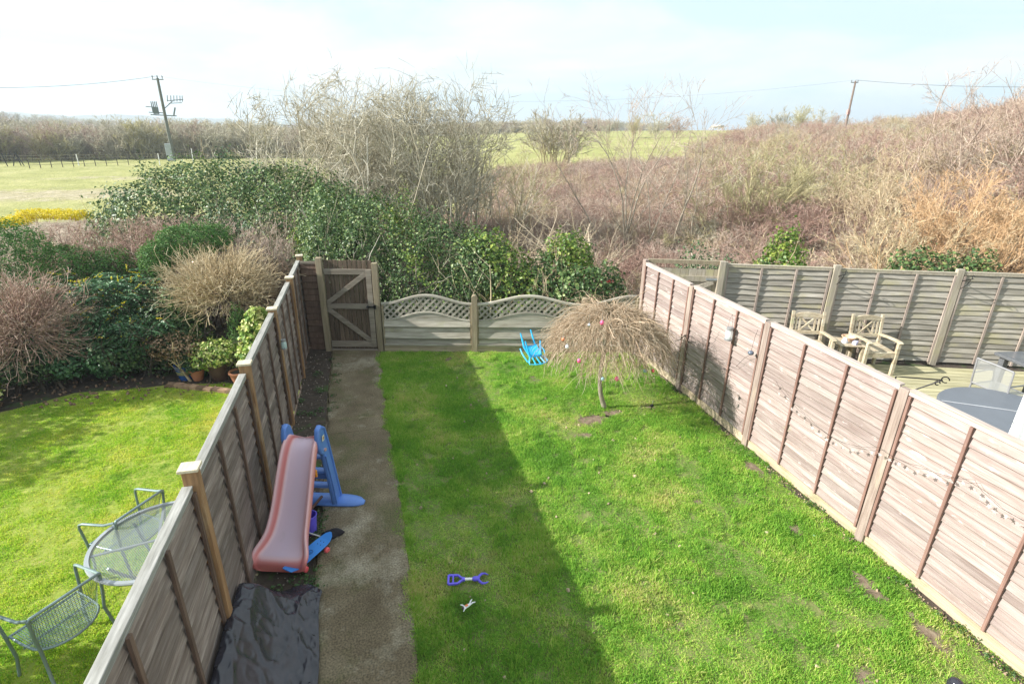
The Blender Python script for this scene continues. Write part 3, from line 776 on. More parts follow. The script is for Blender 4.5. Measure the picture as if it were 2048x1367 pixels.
# ================================================================== vegetation
def bush_groups(rng, h, spread, stems, r0, up=.1, lv=(6, 6, 5), ang=.6, base=.15, wig=.12, K=5, tmin=.25, lr=(.55, .5, .5), thin=.45, minr=.0035):
    a = rng.uniform(0, 2*PI, stems); rr = np.sqrt(rng.uniform(0, 1, stems))*base
    P = np.stack([rr*np.cos(a), rr*np.sin(a), np.zeros(stems)], -1)
    tilt = rng.uniform(0, spread, stems); b = a+rng.normal(0, .4, stems)
    D = np.stack([np.sin(tilt)*np.cos(b), np.sin(tilt)*np.sin(b), np.cos(tilt)], -1)
    g = grow(rng, P, D, h*rng.uniform(.7, 1.05, stems), r0*rng.uniform(.6, 1.1, stems), K, wig, up)
    out = [g]
    for i, n in enumerate(lv):
        P, D, L, r_ = sprout(rng, g, n, tmin, ang, lr[min(i, 2)], thin)
        g = grow(rng, P, D, L, np.maximum(r_, minr), (4, 3, 2)[min(i, 2)], wig*1.3, up*.8, .5)
        out.append(g)
    return out
def bush_mesh(name, rng, gs, mats, side=(5, 4, 3, 3), rbs=None):
    return npmesh(name, [tubes(rng, g, side[min(i, 3)], (rbs or [(0, .5), (0, .8), (.1, 1), (.2, 1)])[min(i, 3)], 0 if len(mats) == 1 else min(i, len(mats)-1)) for i, g in enumerate(gs)], mats)
def gz(x, y): return float(th(x, y))

# ---- big bare trees in the middle
def bare_tree(u, r, vtop, stems, spread, label, seed, mats=(M_TW_GREY,), lv=(9, 8, 6), up=.04, r0=.05, group='bare trees behind the ivy hedge', cat='tree', base=.5, wig=.13, ang=.62, rest=(.6, .55, .5), name='bare_tree', thin=.5, minr=.005, K=6, env=None):
    rg = np.random.default_rng(seed); x, y = col_at(u, r); h = z_at(u, vtop, r)-gz(x, y)
    gs = bush_groups(rg, h*.78, spread, stems, r0, up, lv, ang, base, wig, K, .22, rest, thin, minr)
    # scale so that the top is where it should be
    zt = np.quantile(np.concatenate([g[0][..., 2].ravel() for g in gs[2:]]), .988); s = h/zt
    for g in gs: g[0][...] *= s
    if env:      # rounded outline: keep what ends inside a lumpy ellipsoid
        ex, zc, ez = env; ng = []
        for i, g in enumerate(gs):
            e = g[0][:, -1]; a = np.arctan2(e[:, 1], e[:, 0]); q = np.sqrt((e[:, 0]**2+e[:, 1]**2)/ex**2+((e[:, 2]-zc)/ez)**2)
            ok = (q < 1+.10*np.sin(a*3+zc)+.07*np.sin(e[:, 2]*3)+rg.normal(0, .05, len(q))) if i else np.ones(len(e), bool)
            ng.append((g[0][ok], g[1][ok], g[2]))
        gs = ng
    root = empty(name, (x, y, gz(x, y)-.05), 0, label, cat, group)
    me = npmesh('trunk', [tubes(rg, gs[0], 6, (.3, 1)), tubes(rg, gs[1], 4, (.2, 1))], [mats[0]], True); npobj('trunk', me, root)
    me = npmesh('crown', [tubes(rg, g, 3, (.1, 1)) for g in gs[2:]], [mats[-1]]); npobj('crown', me, root)
    return root
bare_tree(705, 17, 108, 22, .72, 'broad many-stemmed bare grey tree, left one of the big pair above the ivy hedge', 1, lv=(10, 9, 8), base=1.5, rest=(.72, .6, .55), minr=.0068, ang=.75, env=(3.0, 3.0, 3.2))
bare_tree(885, 16.5, 114, 14, .58, 'bare grey tree with pale forked stems, right one of the big pair', 2, lv=(10, 9, 8), base=1.0, rest=(.68, .6, .55), minr=.0068, ang=.72, env=(2.4, 3.0, 3.05))
bare_tree(490, 21, 205, 5, .38, 'smaller sparse bare tree between the utility pole and the big pair', 3, lv=(7, 6, 4), r0=.035, minr=.0055)
bare_tree(790, 19, 185, 12, .65, 'wide low bare tree standing behind the big pair', 4, lv=(9, 9, 6), r0=.04, base=1.6, rest=(.7, .6, .55), minr=.006, ang=.7, env=(3.0, 2.2, 2.6))
bare_tree(1000, 20, 262, 12, 1.0, 'low spreading olive-grey bush at the right foot of the big trees', 5, lv=(8, 7, 4), r0=.03, mats=(M_TW_GREY, M_TW_OLIVE), base=.6, cat='bush', name='bare_bush')
bare_tree(1112, 52, 222, 26, .62, 'rounded bare bush standing alone in the green field', 6, lv=(8, 6, 3), r0=.07, mats=(M_TW_OLIVE, M_TW_GREY), minr=.018, group=None, base=1.2)
YB = 'slender young trees rising from the scrub'
bare_tree(1235, 17.5, 165, 3, .28, 'leftmost slender young tree, its twigs reaching the sky beside the field bush', 7, lv=(7, 6, 3), r0=.03, mats=(M_TRUNK, M_TW_PINK), group=YB, thin=.42, minr=.004, K=9)
bare_tree(1292, 17, 148, 4, .22, 'tallest slender young tree with pale lichened stem', 8, lv=(7, 6, 3), r0=.032, mats=(M_TRUNK, M_TW_PINK), group=YB, thin=.42, minr=.004, K=9)
bare_tree(1385, 17.5, 170, 3, .34, 'slender young tree leaning right with a forked top', 9, lv=(7, 6, 4), r0=.034, mats=(M_TRUNK, M_TW_PINK), group=YB, thin=.42, minr=.004, K=9)
OB = 'olive bare bushes in the scrub'
bare_tree(1530, 19, 292, 12, .62, 'olive-yellow goat willow bush, left one in the middle of the scrub', 10, lv=(8, 7, 5), r0=.035, mats=(M_TW_OLIVE,), group=OB, cat='bush', name='bare_bush', minr=.006)
bare_tree(1665, 21, 285, 12, .6, 'olive-yellow bush right of the goat willow with dense upright shoots', 12, lv=(8, 7, 5), r0=.035, mats=(M_TW_OLIVE,), group=OB, cat='bush', name='bare_bush', minr=.006)
bare_tree(1780, 18, 300, 12, .5, 'tan upright bush between the olive bushes and the orange willow', 13, lv=(8, 7, 4), r0=.03, mats=(M_TW_TAN,), group=OB, cat='bush', name='bare_bush', minr=.006)
RT = 'tall bare trees at the right edge'
bare_tree(1880, 24, 140, 5, .5, 'tall leaning bare tree behind the orange willow, thin twigs against the sky', 14, lv=(8, 6, 4), r0=.04, mats=(M_TW_PINK,), group=RT, minr=.0045, wig=.16)
bare_tree(2030, 23, 130, 8, .5, 'tall bare tree cut by the right edge of the picture', 15, lv=(8, 7, 4), r0=.04, mats=(M_TW_PINK,), group=RT, minr=.0045)
bare_tree(2000, 16.2, 345, 20, .55, 'big orange-twigged willow bush behind the neighbour\'s fence', 16, lv=(9, 8, 5), r0=.018, mats=(M_TW_ORANGE,), group=None, cat='bush', name='willow_bush', base=.7, minr=.005, up=.05)
bare_tree(1885, 15, 425, 12, .6, 'smaller orange-twigged willow bush left of the big one', 17, lv=(8, 7, 5), r0=.025, mats=(M_TW_ORANGE, M_TW_TAN), group=None, cat='bush', name='willow_bush', base=.5, minr=.005)
# cut-back branches above the ivy, right of the hedge
rg = np.random.default_rng(21)
x, y = col_at(1130, 12.4); root = empty('cut_back_shrub', (x, y, 0), 0, 'half-cut shrub with long pale bare branches sprawling over the ivy', 'shrub')
n = 75
P = np.stack([rg.uniform(-1.7, 1.5, n), rg.uniform(-.6, .6, n), rg.uniform(.7, 1.5, n)], -1)
a = rg.normal(.9, .8, n)*np.sign(rg.uniform(-.45, 1, n)); D = np.stack([np.sin(a), rg.normal(0, .45, n), np.abs(np.cos(a))*.9], -1)
g1_ = grow(rg, P, D, rg.uniform(.7, 1.6, n), rg.uniform(.007, .018, n), 7, .14, .0, .35)
g2_ = grow(rg, *sprout(rg, g1_, 7, .3, .7, .4, .5), 4, .2, .02, .4); g3_ = grow(rg, *sprout(rg, g2_, 4, .3, .7, .5, .6), 3, .2, .02, .5)
npobj('branch', npmesh('branch', [tubes(rg, g1_, 5, (.6, 1)), tubes(rg, g2_, 3, (.4, 1))], [M_TW_TAN]), root)
npobj('twigs', npmesh('twigs', [tubes(rg, g3_, 3, (.2, 1))], [M_TW_GREY]), root)

# ---- ivy hedges
def leaf_mass(name, blobs, n, size, mats, label, cat, loc=(0, 0, 0), group=None, shells=((.9, 1.05, .45), (1.02, 1.18, .05), (.72, .92, .27), (.45, .75, .18)), seed=0, asp=.85, stems=0, stem_mat=None, lump=.15, mix=None, jitter=.75, parent=None, core=None):
    rg = np.random.default_rng(seed); bl = []
    for (a, b, w) in shells:
        P, Nn = blob_points(rg, blobs, int(n*w*1.5), (a, b), lump=lump)
        Nn = Nn+rg.normal(0, jitter, Nn.shape)*.6+np.array([0, 0, .25])
        if mix is None: m_ = np.zeros(len(P), int)
        else:
            f = np.sin(P[:, 0]*2.3+1)+np.sin(P[:, 1]*3.1)*.6+np.sin(P[:, 2]*4+P[:, 0]*3)*.5
            m_ = (f > mix).astype(int)
        for k in set(m_.tolist()):
            q = m_ == k
            bl.append(leaves(rg, P[q], Nn[q], size*rg.uniform(.45, 1.3, q.sum()), asp, mat=k))
    o = npobj(name, npmesh(name, bl, mats), parent, loc)
    if parent is None: tag(o, label, cat, group)
    return o
def hedge(name, blobs, n, size, mats, label, cat, seed, mix=None, stems=40, stem_mat=M_TW_DARK, group=None, **kw):
    c = np.mean(np.array(blobs)[:, :3], 0); root = empty(name, (c[0], c[1], 0), 0, label, cat, group)
    B = [(b[0]-c[0], b[1]-c[1], *b[2:]) for b in blobs]
    leaf_mass('foliage', B, n, size, mats, '', '', seed=seed, mix=mix, parent=root, **kw)
    if stems:
        rg = np.random.default_rng(seed+50); A = np.array(B)
        k = rg.integers(0, len(A), stems)
        P = A[k, :3]*np.array([1, 1, 0])+rg.uniform(-.6, .6, (stems, 3))*A[k, 3:]*np.array([1, 1, 0])
        H = A[k, 2]+A[k, 5]
        g = grow(rg, P, np.stack([rg.normal(0, .35, stems), rg.normal(0, .35, stems), np.ones(stems)], -1), H*rg.uniform(.7, 1.02, stems), rg.uniform(.01, .03, stems), 6, .14)
        g2 = grow(rg, *sprout(rg, g, 8, .2, .7, .4, .5), 4, .16, .03, .4)
        if c[1] > back_y(c[0]):          # growth behind the back fence stays behind it
            def behind(q):
                ok = (q[0][..., 1]+c[1] > back_y(q[0][..., 0]+c[0])+.14).all(1); return q[0][ok], q[1][ok], q[2]
            g, g2 = behind(g), behind(g2)
        npobj('stems', npmesh('stems', [tubes(rg, g, 4), tubes(rg, g2, 3)], [stem_mat]), root)
    return root
def B_(u, r, vtop, rx, ry, zb=None, k=.55):
    """ellipsoid whose top shows at (u, vtop) at distance r"""
    x, y = col_at(u, r); zt = z_at(u, vtop, r); rz = zt*k
    return (x, y, zt-rz, rx, ry, rz)
# low hedge right behind gate and lattice
ivy1 = [B_(640, 12.6, 385, .9, .8), B_(700, 12.2, 392, 1.0, .9), B_(760, 11.9, 400, 1., .9), B_(830, 11.6, 425, .9, .85), B_(900, 11.5, 452, .8, .8),
        B_(960, 11.2, 468, .75, .75), B_(620, 11.6, 430, .6, .6), B_(690, 11.2, 450, .6, .5), B_(800, 10.9, 500, .7, .5), B_(900, 10.7, 545, .7, .45)]
hedge('ivy_hedge', ivy1, 66000, .056, [M_IVY, M_IVYL], 'glossy dark ivy hedge directly behind the gate and lattice', 'hedge', 31, mix=.95, stems=110, stem_mat=M_TW_GREY)
ivy1b = [B_(975, 10.9, 462, .6, .5, k=.4), B_(1020, 10.8, 500, .6, .5, k=.45), B_(1060, 10.6, 545, .7, .4), B_(945, 10.8, 500, .6, .4)]
hedge('ivy_bush', ivy1b, 7000, .07, [M_IVY, M_IVYL], 'lighter yellow-green ivy bush at the right end of the ivy hedge', 'bush', 32, mix=-.3, stems=25, stem_mat=M_TW_TAN)
ivy1c = [B_(1150, 11.3, 468, .55, .5, k=.35), B_(1115, 11.1, 510, .8, .5, k=.4), B_(1200, 10.7, 530, .8, .45, k=.4), B_(1100, 10.6, 560, .6, .4)]
hedge('ivy_bush', ivy1c, 9000, .075, [M_IVY, M_IVYL], 'ivy clump under the sprawling bare branches', 'bush', 33, mix=.9, stems=45, stem_mat=M_TW_TAN)
# ivy bank further left
ivy2 = [B_(250, 16.5, 385, 1.3, 1.3), B_(310, 16.5, 340, 1.5, 1.4), B_(390, 16.5, 322, 1.5, 1.5), B_(470, 16, 330, 1.4, 1.4), B_(540, 15.4, 335, 1.3, 1.3), B_(600, 14.8, 350, 1.2, 1.2), B_(650, 14, 378, 1.0, 1.0), B_(520, 14.4, 385, 1.0, .9), B_(420, 15.2, 375, 1.1, 1.0), B_(215, 17, 408, 1.0, 1.0)]
hedge('ivy_bank', ivy2, 90000, .072, [M_IVY, M_LAUREL], 'large rounded ivy-covered bank between the pasture and the big bare trees', 'hedge', 34, mix=.9, stems=110, stem_mat=M_TW_GREY)
ivy3 = [B_(1620, 12.8, 462, .42, .4, k=.5), B_(1600, 12.6, 500, .5, .4), B_(1640, 12.3, 520, .4, .4)]
hedge('ivy_bush', ivy3, 6500, .07, [M_IVY, M_IVYL], 'solitary ivy-clad stump showing above the neighbour\'s grey fence', 'bush', 35, mix=-.2, stems=15, stem_mat=M_TW_TAN)
ivy4 = [B_(1900, 13.4, 508, .6, .4, k=.4), B_(1960, 13.7, 515, .6, .4, k=.4), B_(2040, 14.1, 515, .5, .4, k=.4)]
hedge('ivy_bush', ivy4, 5000, .07, [M_IVY, M_LAUREL], 'ivy spilling at the foot of the orange willow above the neighbour\'s fence', 'bush', 36, stems=15, stem_mat=M_TW_ORANGE)
ivy5 = [B_(1425, 13.2, 485, .5, .4, k=.5), B_(1490, 13.2, 510, .5, .4)]
hedge('ivy_bush', ivy5, 1500, .06, [M_LAUREL], 'thin patch of green leaves in the brambles above the corner gate', 'bush', 37, stems=30, stem_mat=M_TW_GREY)
# red leaves of a dying bramble spray
x, y = col_at(1238, 10.6)
leaf_mass('red_leaf_spray', [(0, 0, 0, .14, .08, .05)], 60, .05, [leafmat('red_autumn_leaf', [(0, (.5, .03, .04)), (1, (.8, .12, .10))])], 'small spray of bright red leaves just above the short lattice panel', 'leaf spray', loc=(x, y, z_at(1238, 568, 10.6)), seed=3)

# ---- scrub (one mass): templates instanced
def scrub_templates(mats, n, h, spread, stems, lv, r0, seed, minr=.006, up=.02, ang=.6, base=.4, wig=.15):
    out = []
    for i in range(n):
        rg = np.random.default_rng(seed+i)
        gs = bush_groups(rg, h, spread, stems, r0, up, lv, ang, base, wig, 5, .15, (.6, .55, .5), .55, minr)
        out.append(bush_mesh('scrub', rg, gs, [mats[i % len(mats)]], (4, 3, 3, 3)))
    return out
def scatter_polar(rg, n, u0, u1, r0, r1, f=None):
    u = rg.uniform(u0, u1, n); r = np.sqrt(rg.uniform(r0**2, r1**2, n)); P = []
    for a, b in zip(u, r):
        if f and not f(a, b): continue
        x, y = col_at(a, b)
        P.append((x, y, gz(x, y)-.04))
    return np.array(P)
def rots(rg, n, t=.12): return np.stack([rg.normal(0, t, n), rg.normal(0, t, n), rg.uniform(0, 2*PI, n)], -1)
rg = np.random.default_rng(5)
tb = scrub_templates([M_TW_RED, M_TW_PINK, M_TW_RED, M_TW_TAN, M_TW_PINK], 5, 1.0, 1.0, 18, (9, 8), .010, 100, .004, up=-.03, ang=.8)
def low_ok(u, r):
    if u > 1350 and r < np.interp(u, [1350, 2048, 2260], [11.4, 13.9, 15.2]): return False
    if r < 13 and u < 1240: return False
    return True
P = np.concatenate([scatter_polar(rg, 1500, 960, 2250, 11.2, 34, low_ok), scatter_polar(rg, 330, 1000, 1450, 34, 46)]); n = len(P)
s = rg.uniform(.7, 1.25, n)[:, None]*np.array([1.15, 1.15, 1.0])
rr_ = np.hypot(P[:, 0], P[:, 1]); s[rr_ < 14] *= .8
instancer('bramble_scrub', P, rots(rg, n), s, rg.integers(0, 5, n), tb, 'low reddish bramble scrub filling the rough ground behind the fences')
tm = scrub_templates([M_TW_RED, M_TW_OLIVE, M_TW_GREY, M_TW_TAN, M_TW_PINK, M_TW_RED], 6, 2.0, .42, 13, (7, 6, 4), .016, 200, .0055, up=.03, ang=.5)
def mid_ok(u, r):
    # thicket edge: starts further right the further away it is
    lim = 1150+(r-16)*12 if r < 34 else 1370
    return u > lim+60*math.sin(r*1.3)
P1 = scatter_polar(rg, 700, 1150, 2300, 16.5, 36, mid_ok); P2 = scatter_polar(rg, 900, 1300, 2300, 36, 85, lambda u, r: u > 1370+ (r-36)*3)
P = np.concatenate([P1, P2]); n = len(P); rr_ = np.hypot(P[:, 0], P[:, 1])
uu = np.degrees(np.arctan2(P[:, 0], P[:, 1]))
sz = rg.uniform(.55, 1.0, n)*np.where(rr_ < 24, .85, 1.)*(1+np.clip((uu-52)/18, 0, 1)*.7)
sz *= np.clip(.55+(uu-22)/30, .5, 1.)
instancer('thicket', P, rots(rg, n, .08), np.stack([sz*1.25, sz*1.25, sz], -1), rg.integers(0, 6, n), tm, 'dense winter thicket of red and olive bare stems covering the rising ground on the right')
# scrub under and behind the ivy (left of the thicket)
P = scatter_polar(rg, 260, 560, 1100, 13.5, 24); n = len(P)
instancer('bramble_scrub', P, rots(rg, n), rg.uniform(.6, 1.1, (n, 1))*np.ones((1, 3)), rg.integers(0, 5, n), tb, 'brambles and dead stems around the feet of the big bare trees')

# ---- distant woods
tw = scrub_templates([M_TW_GREY, M_TW_OLIVE, M_TW_GREY, M_TW_PINK, M_TW_GREY], 5, 4.6, .42, 9, (8, 6, 3), .07, 300, .022, up=.03, ang=.5, base=.8, wig=.12)
P = np.concatenate([scatter_polar(rg, 330, -350, 640, 86, 120), scatter_polar(rg, 70, -350, 640, 84, 87)]); n = len(P)
s = rg.uniform(.55, .84, n)*(1+.12*np.sin(P[:, 0]*.21)); instancer('distant_woodland', P, rots(rg, n, .05), s[:, None]*np.array([1.2, 1.2, .92]), rg.integers(0, 5, n), tw, 'belt of bare grey-brown woodland along the far edge of the pasture')
P = np.concatenate([scatter_polar(rg, 420, -300, 1330, 330, 520), scatter_polar(rg, 90, 880, 1240, 180, 215)]); n = len(P)
rr_ = np.hypot(P[:, 0], P[:, 1]); s = rg.uniform(.8, 1.35, n)*np.where(rr_ > 300, 1.25, .75)
instancer('distant_woodland', P, rots(rg, n, .04), s[:, None]*np.array([1.5, 1.5, .75]), rg.integers(0, 5, n), tw, 'far blue-brown woods beyond the pasture on the horizon')
hr = [(1215, 118, 240), (1270, 105, 228), (1312, 100, 222), (1352, 102, 230), (1505, 120, 224), (1560, 122, 212), (1600, 125, 208), (1640, 120, 214), (1668, 118, 226)]
lb = ['leftmost small bare tree on the skyline behind the slender young trees', 'low bare tree on the skyline behind the slender young trees', 'tallest bare tree of the skyline group behind the slender young trees', 'right bare tree of the skyline group behind the slender young trees',
      'small windswept skyline tree left of the distant tree group', 'skyline tree with open crown in the distant tree group', 'tallest tree of the distant group left of the wooden pole', 'rounded skyline tree near the wooden pole', 'low skyline tree just left of the leaning wooden pole']
for i, (u, r, v) in enumerate(hr):
    x, y = col_at(u, r); z = gz(x, y); h = max(1.5, z_at(u, v, r)-z)
    me = tw[i % 5]; zt = max(q_.co.z for q_ in me.vertices)*.93
    o = inst('skyline_tree', me, None, (x, y, z-.1), (0, 0, i*1.3), (h/zt*1.15, h/zt*1.15, h/zt))
    tag(o, lb[i], 'tree', 'small trees on the skyline')

# ---- left garden: clipped hedge of bare twigs
def clipped_hedge(x0, x1, y0, y1, h, n, matl, label, seed, name='clipped_hedge', twl=.55, top_wave=.05, cat='hedge', group=None, rz=0, loc=None, tubr=.009, lv=(6, 5, 3)):
    rg = np.random.default_rng(seed); cx, cy = (x0+x1)/2, (y0+y1)/2
    P = np.stack([rg.uniform(x0, x1, n)-cx, rg.uniform(y0, y1, n)-cy, rg.uniform(0, .1, n)], -1)
    g = grow(rg, P, np.stack([rg.normal(0, .3, n), rg.normal(0, .3, n), np.ones(n)], -1), h*rg.uniform(.75, 1.0, n), rg.uniform(.8, 1.6, n)*tubr, 6, .12)
    gs = [g]
    for k, c in enumerate(lv):
        gs.append(grow(rg, *sprout(rg, gs[-1], c, .25, .75, (.38, .55, .5)[k], .6), 2 if k == 2 else 3, .15, .05, .6))
    out = []
    for i, (p, r_, L) in enumerate(gs):
        r_ = np.maximum(r_, .0028)
        zt = h+top_wave*np.sin(p[:, -1, 0]*2.1)
        ok = (p[:, -1, 2] < zt+.03) & (p[:, -1, 0] > x0-cx-.15) & (p[:, -1, 0] < x1-cx+.15) & (p[:, -1, 1] > y0-cy-.15) & (p[:, -1, 1] < y1-cy+.15) & (p[:, -1, 2] > .1)
        out.append((p[ok], r_[ok], L[ok]))
    root = empty(name, (cx, cy, 0), rz, label, cat, group)
    npobj('branches', npmesh('branches', [tubes(rg, out[0], 4), tubes(rg, out[1], 3)], [matl]), root)
    npobj('twigs', npmesh('twigs', [tubes(rg, o, 3, (.1, 1)) for o in out[2:]], [matl]), root)
    return root
def hx(u, y):  # x at column u for a given y on the ground
    d = _f + AX*(u-1024)/F_PX + AY*(((241+u*.0151)+150)-683.5)/F_PX
    return d[0]/d[1]*y
clipped_hedge(hx(60, 13), hx(380, 12.8), 11.8, 13.2, GY(250, 437, 12.5)[2], 150, M_TW_RED, 'long flat-topped clipped bare hedge with pinkish twig tips, left part', 41, group='clipped bare hedges', lv=(7, 5, 3))
clipped_hedge(hx(370, 13), hx(575, 12.6), 11.5, 12.9, GY(480, 440, 12.2)[2], 115, M_TW_PINK, 'pale pinkish clipped bare hedge running up to the fence corner', 42, group='clipped bare hedges', lv=(7, 5, 3))
clipped_hedge(hx(470, 11.4), hx(560, 11.2), 10.9, 11.9, 1.7, 26, M_TW_CLIP, 'straggling brown twigs beside the far left fence corner', 43, name='bare_shrub', cat='shrub')
# domed tan shrub (grafted head on stems)
def dome(name, u, y, zc, rx, rz, n, mats, label, seed, stemr=.03, low=-.35, leafy=None, group=None, cat='shrub', tl=.35, x=None, trunk=True, ntw=3):
    rg = np.random.default_rng(seed); x = hx(u, y) if x is None else x; root = empty(name, (x, y, 0), 0, label, cat, group)
    bl = []
    if trunk:
        k = 5; P = np.stack([rg.normal(0, .06, k), rg.normal(0, .06, k), np.zeros(k)], -1)
        g = grow(rg, P, np.stack([rg.normal(0, .15, k), rg.normal(0, .15, k), np.ones(k)], -1), zc, stemr, 5, .06, .0, .7)
        npobj('trunk', npmesh('trunk', [tubes(rg, g, 6)], [M_TW_DARK]), root)
    d = nrm(rg.normal(0, 1, (n, 3))); d = d[d[:, 2] > low]
    P = np.array([0, 0, zc])+d*np.array([rx, rx, rz])*rg.uniform(.15, .45, (len(d), 1))
    L = np.linalg.norm(d*np.array([rx, rx, rz]), axis=1)*rg.uniform(.45, .8, len(d))*(1+.20*np.sin(d[:, 0]*5+seed)*np.cos(d[:, 1]*4+seed*2)+.10*np.sin(d[:, 2]*7+d[:, 0]*6))
    g = grow(rg, P, nrm(d*np.array([rx, rx, rz]))+np.array([0, 0, .12]), L, .008, 4, .14, .03, .5)
    g2 = grow(rg, *sprout(rg, g, ntw, .3, .7, .6, .7), 3, .16, .06, .6); g3 = grow(rg, *sprout(rg, g2, 2, .3, .7, .6, .8), 3, .16, .06, .6)
    npobj('twigs', npmesh('twigs', [tubes(rg, q, 3, (.1, 1)) for q in ((g[0], np.maximum(g[1], .003), g[2]), (g2[0], np.maximum(g2[1], .003), g2[2]), (g3[0], np.maximum(g3[1], .0025), g3[2]))], [mats]), root)
    return root
dome('domed_shrub', 418, 10.6, 1.22, 1.0, .74, 900, M_TW_TAN, 'domed tan bare shrub clipped round above the flower pots', 44, tl=.3)
dome('domed_shrub', -45, 9.7, 1.05, .88, .85, 560, M_TW_RED, 'reddish bare shrub holding the bird feeder at the left edge', 45, low=-.7, ntw=3)
# conifers in the hedge
hedge('conifer', [(*GY(a, b, y), rx, ry, rz) for a, b, y, rx, ry, rz in ((390, 482, 11.5, .42, .35, .32), (352, 492, 11.4, .34, .3, .36), (430, 476, 11.6, .32, .3, .26), (312, 520, 11.2, .27, .25, .34))], 15000, .045, [M_CONIF], 'bright green conifer clipped level with the bare hedge', 'conifer', 51, asp=.35, stems=10)
hedge('conifer', [(*GY(a, b, y), rx, ry, rz) for a, b, y, rx, ry, rz in ((25, 500, 11.6, .55, .45, .5), (-50, 500, 11.6, .6, .5, .5), (95, 520, 11.8, .45, .35, .32), (20, 560, 11.4, .6, .4, .6), (150, 545, 11.7, .45, .4, .5), (225, 535, 11.8, .4, .3, .4))], 22000, .05, [M_CONIF], 'dark green clipped conifer hedge at the left edge below the yellow blossom', 'conifer', 52, asp=.35, stems=8)
hedge('laurel_bush', [(hx(200, 12), 12.0, .75, .8, .5, .85), (hx(130, 12), 12.0, .7, .8, .5, .9), (hx(270, 12), 12.1, .6, .7, .5, .7)], 8000, .06, [M_LAUREL, M_CONIF], 'dark evergreen bushes in the shade under the clipped hedge', 'bush', 53, mix=.6, stems=20)
hedge('evergreen_ground_cover', [(*GY(a, b, y), rx, ry, rz) for a, b, y, rx, ry, rz in ((60, 700, 10.0, .55, .4, .4), (120, 730, 9.75, .4, .3, .25), (215, 715, 9.85, .4, .3, .32), (170, 690, 10.1, .5, .35, .45), (270, 690, 9.95, .35, .3, .45), (20, 740, 9.6, .4, .3, .22))], 9000, .055, [M_LAUREL, M_MAHONIA], 'low dark evergreen planting filling the front of the left border', 'ground cover', 55, mix=.4, stems=20)
# yellow blossom
yb = [(*G(u, v, 2.0)[:2], 2.0, .34, .25, .11) for u, v in ((65, 428), (95, 428), (125, 429), (152, 430))]+[(*G(u, v, 1.9)[:2], 1.9, .3, .25, .11) for u, v in ((-20, 447), (10, 445), (38, 440))]
hedge('forsythia', yb, 9000, .04, [M_YELLOW], 'bright yellow blossom showing above the clipped hedge at the far left', 'shrub', 54, asp=.5, stems=30, stem_mat=M_TW_TAN, lump=.3)
# mahonia with pinnate leaves
def pinnate(name, x, y, h, rx, n, label, seed, matl=M_MAHONIA, flowers=True, lsz=.075):
    rg = np.random.default_rng(seed); root = empty(name, (x, y, 0), 0, label, 'shrub')
    C, Nn = [], []
    P0 = np.stack([rg.normal(0, rx*.5, n), rg.normal(0, rx*.32, n), rg.uniform(.25, 1, n)**.7*h], -1); az = rg.uniform(0, 2*PI, n)
    stemp = []
    for p, a in zip(P0, az):
        d = np.array([math.cos(a), math.sin(a)*.9, .35]); d /= np.linalg.norm(d); L = rg.uniform(.28, .42); s = np.array([-math.sin(a), math.cos(a), 0])
        pts = [p+d*L*t+np.array([0, 0, -.22*L*t*t*2]) for t in np.linspace(0, 1, 6)]; stemp.append(pts)
        for t in np.linspace(.2, 1, 7):
            c = p+d*L*t+np.array([0, 0, -.44*L*t*t])
            for sg in (-1, 1):
                C.append(c+s*sg*.04); Nn.append((s[0]*.25*sg, s[1]*.25*sg, 1))
    C = np.array(C); Nn = np.array(Nn)+rg.normal(0, .2, (len(C), 3))
    me = npmesh('leaves', [leaves(rg, C, Nn, lsz*rg.uniform(.8, 1.1, len(C)), .5)], [matl]); npobj('leaves', me, root)
    sp = np.array(stemp); npobj('stems', npmesh('stems', [tubes(rg, (sp, np.full(sp.shape[:2], .004), None), 3)]+[tubes(rg, grow(rg, np.stack([rg.normal(0, .1, 9), rg.normal(0, .1, 9), np.zeros(9)], -1), np.stack([rg.normal(0, .4, 9), rg.normal(0, .3, 9), np.ones(9)], -1), h*.8, .015, 5, .08), 5)], [M_TW_DARK]), root)
    if flowers:
        k = rg.choice(n, n//4, replace=False); C = []
        for i in k:
            a = rg.uniform(0, 2*PI)
            for t in np.linspace(0, 1, 12): C.append(P0[i]+np.array([math.cos(a)*t*.16, math.sin(a)*t*.16, .05+.06*t]))
        C = np.array(C); npobj('flowers', npmesh('flowers', [leaves(rg, C+rg.normal(0, .006, C.shape), rg.normal(0, 1, C.shape), .022)], [M_YELLOW]), root)
    return root
pinnate('mahonia', hx(160, 10.4), 10.6, 1.6, .85, 300, 'blue-green mahonia with yellow flower spikes beside the reddish bare shrub', 61)
pinnate('mahonia', hx(205, 10), 10.0, 1.05, .65, 150, 'lower blue-green mahonia in front, by the lawn edge', 62)
hedge('yellow_edged_shrub', [(hx(262, 10.1), 10.1, .5, .5, .35, .55), (hx(275, 10.2), 10.25, .9, .4, .3, .4)], 3500, .05, [M_LAUREL, M_VARIEG], 'dark shrub flecked with yellow leaves between mahonia and ivy', 'shrub', 63, mix=1.35, stems=12)
hedge('ivy_bush', [(hx(300, 10.3), 10.35, .8, .4, .35, .6), (hx(312, 10.2), 10.2, .45, .45, .35, .45)], 4500, .05, [M_IVY], 'small-leaved ivy mound left of the potted plants', 'bush', 64, stems=12)
hedge('grey_leaved_shrub', [(hx(318, 9.7), 9.72, .2, .26, .2, .22)], 900, .035, [M_MAHONIA], 'small grey-green shrub left of the blue pot', 'shrub', 65, stems=6)
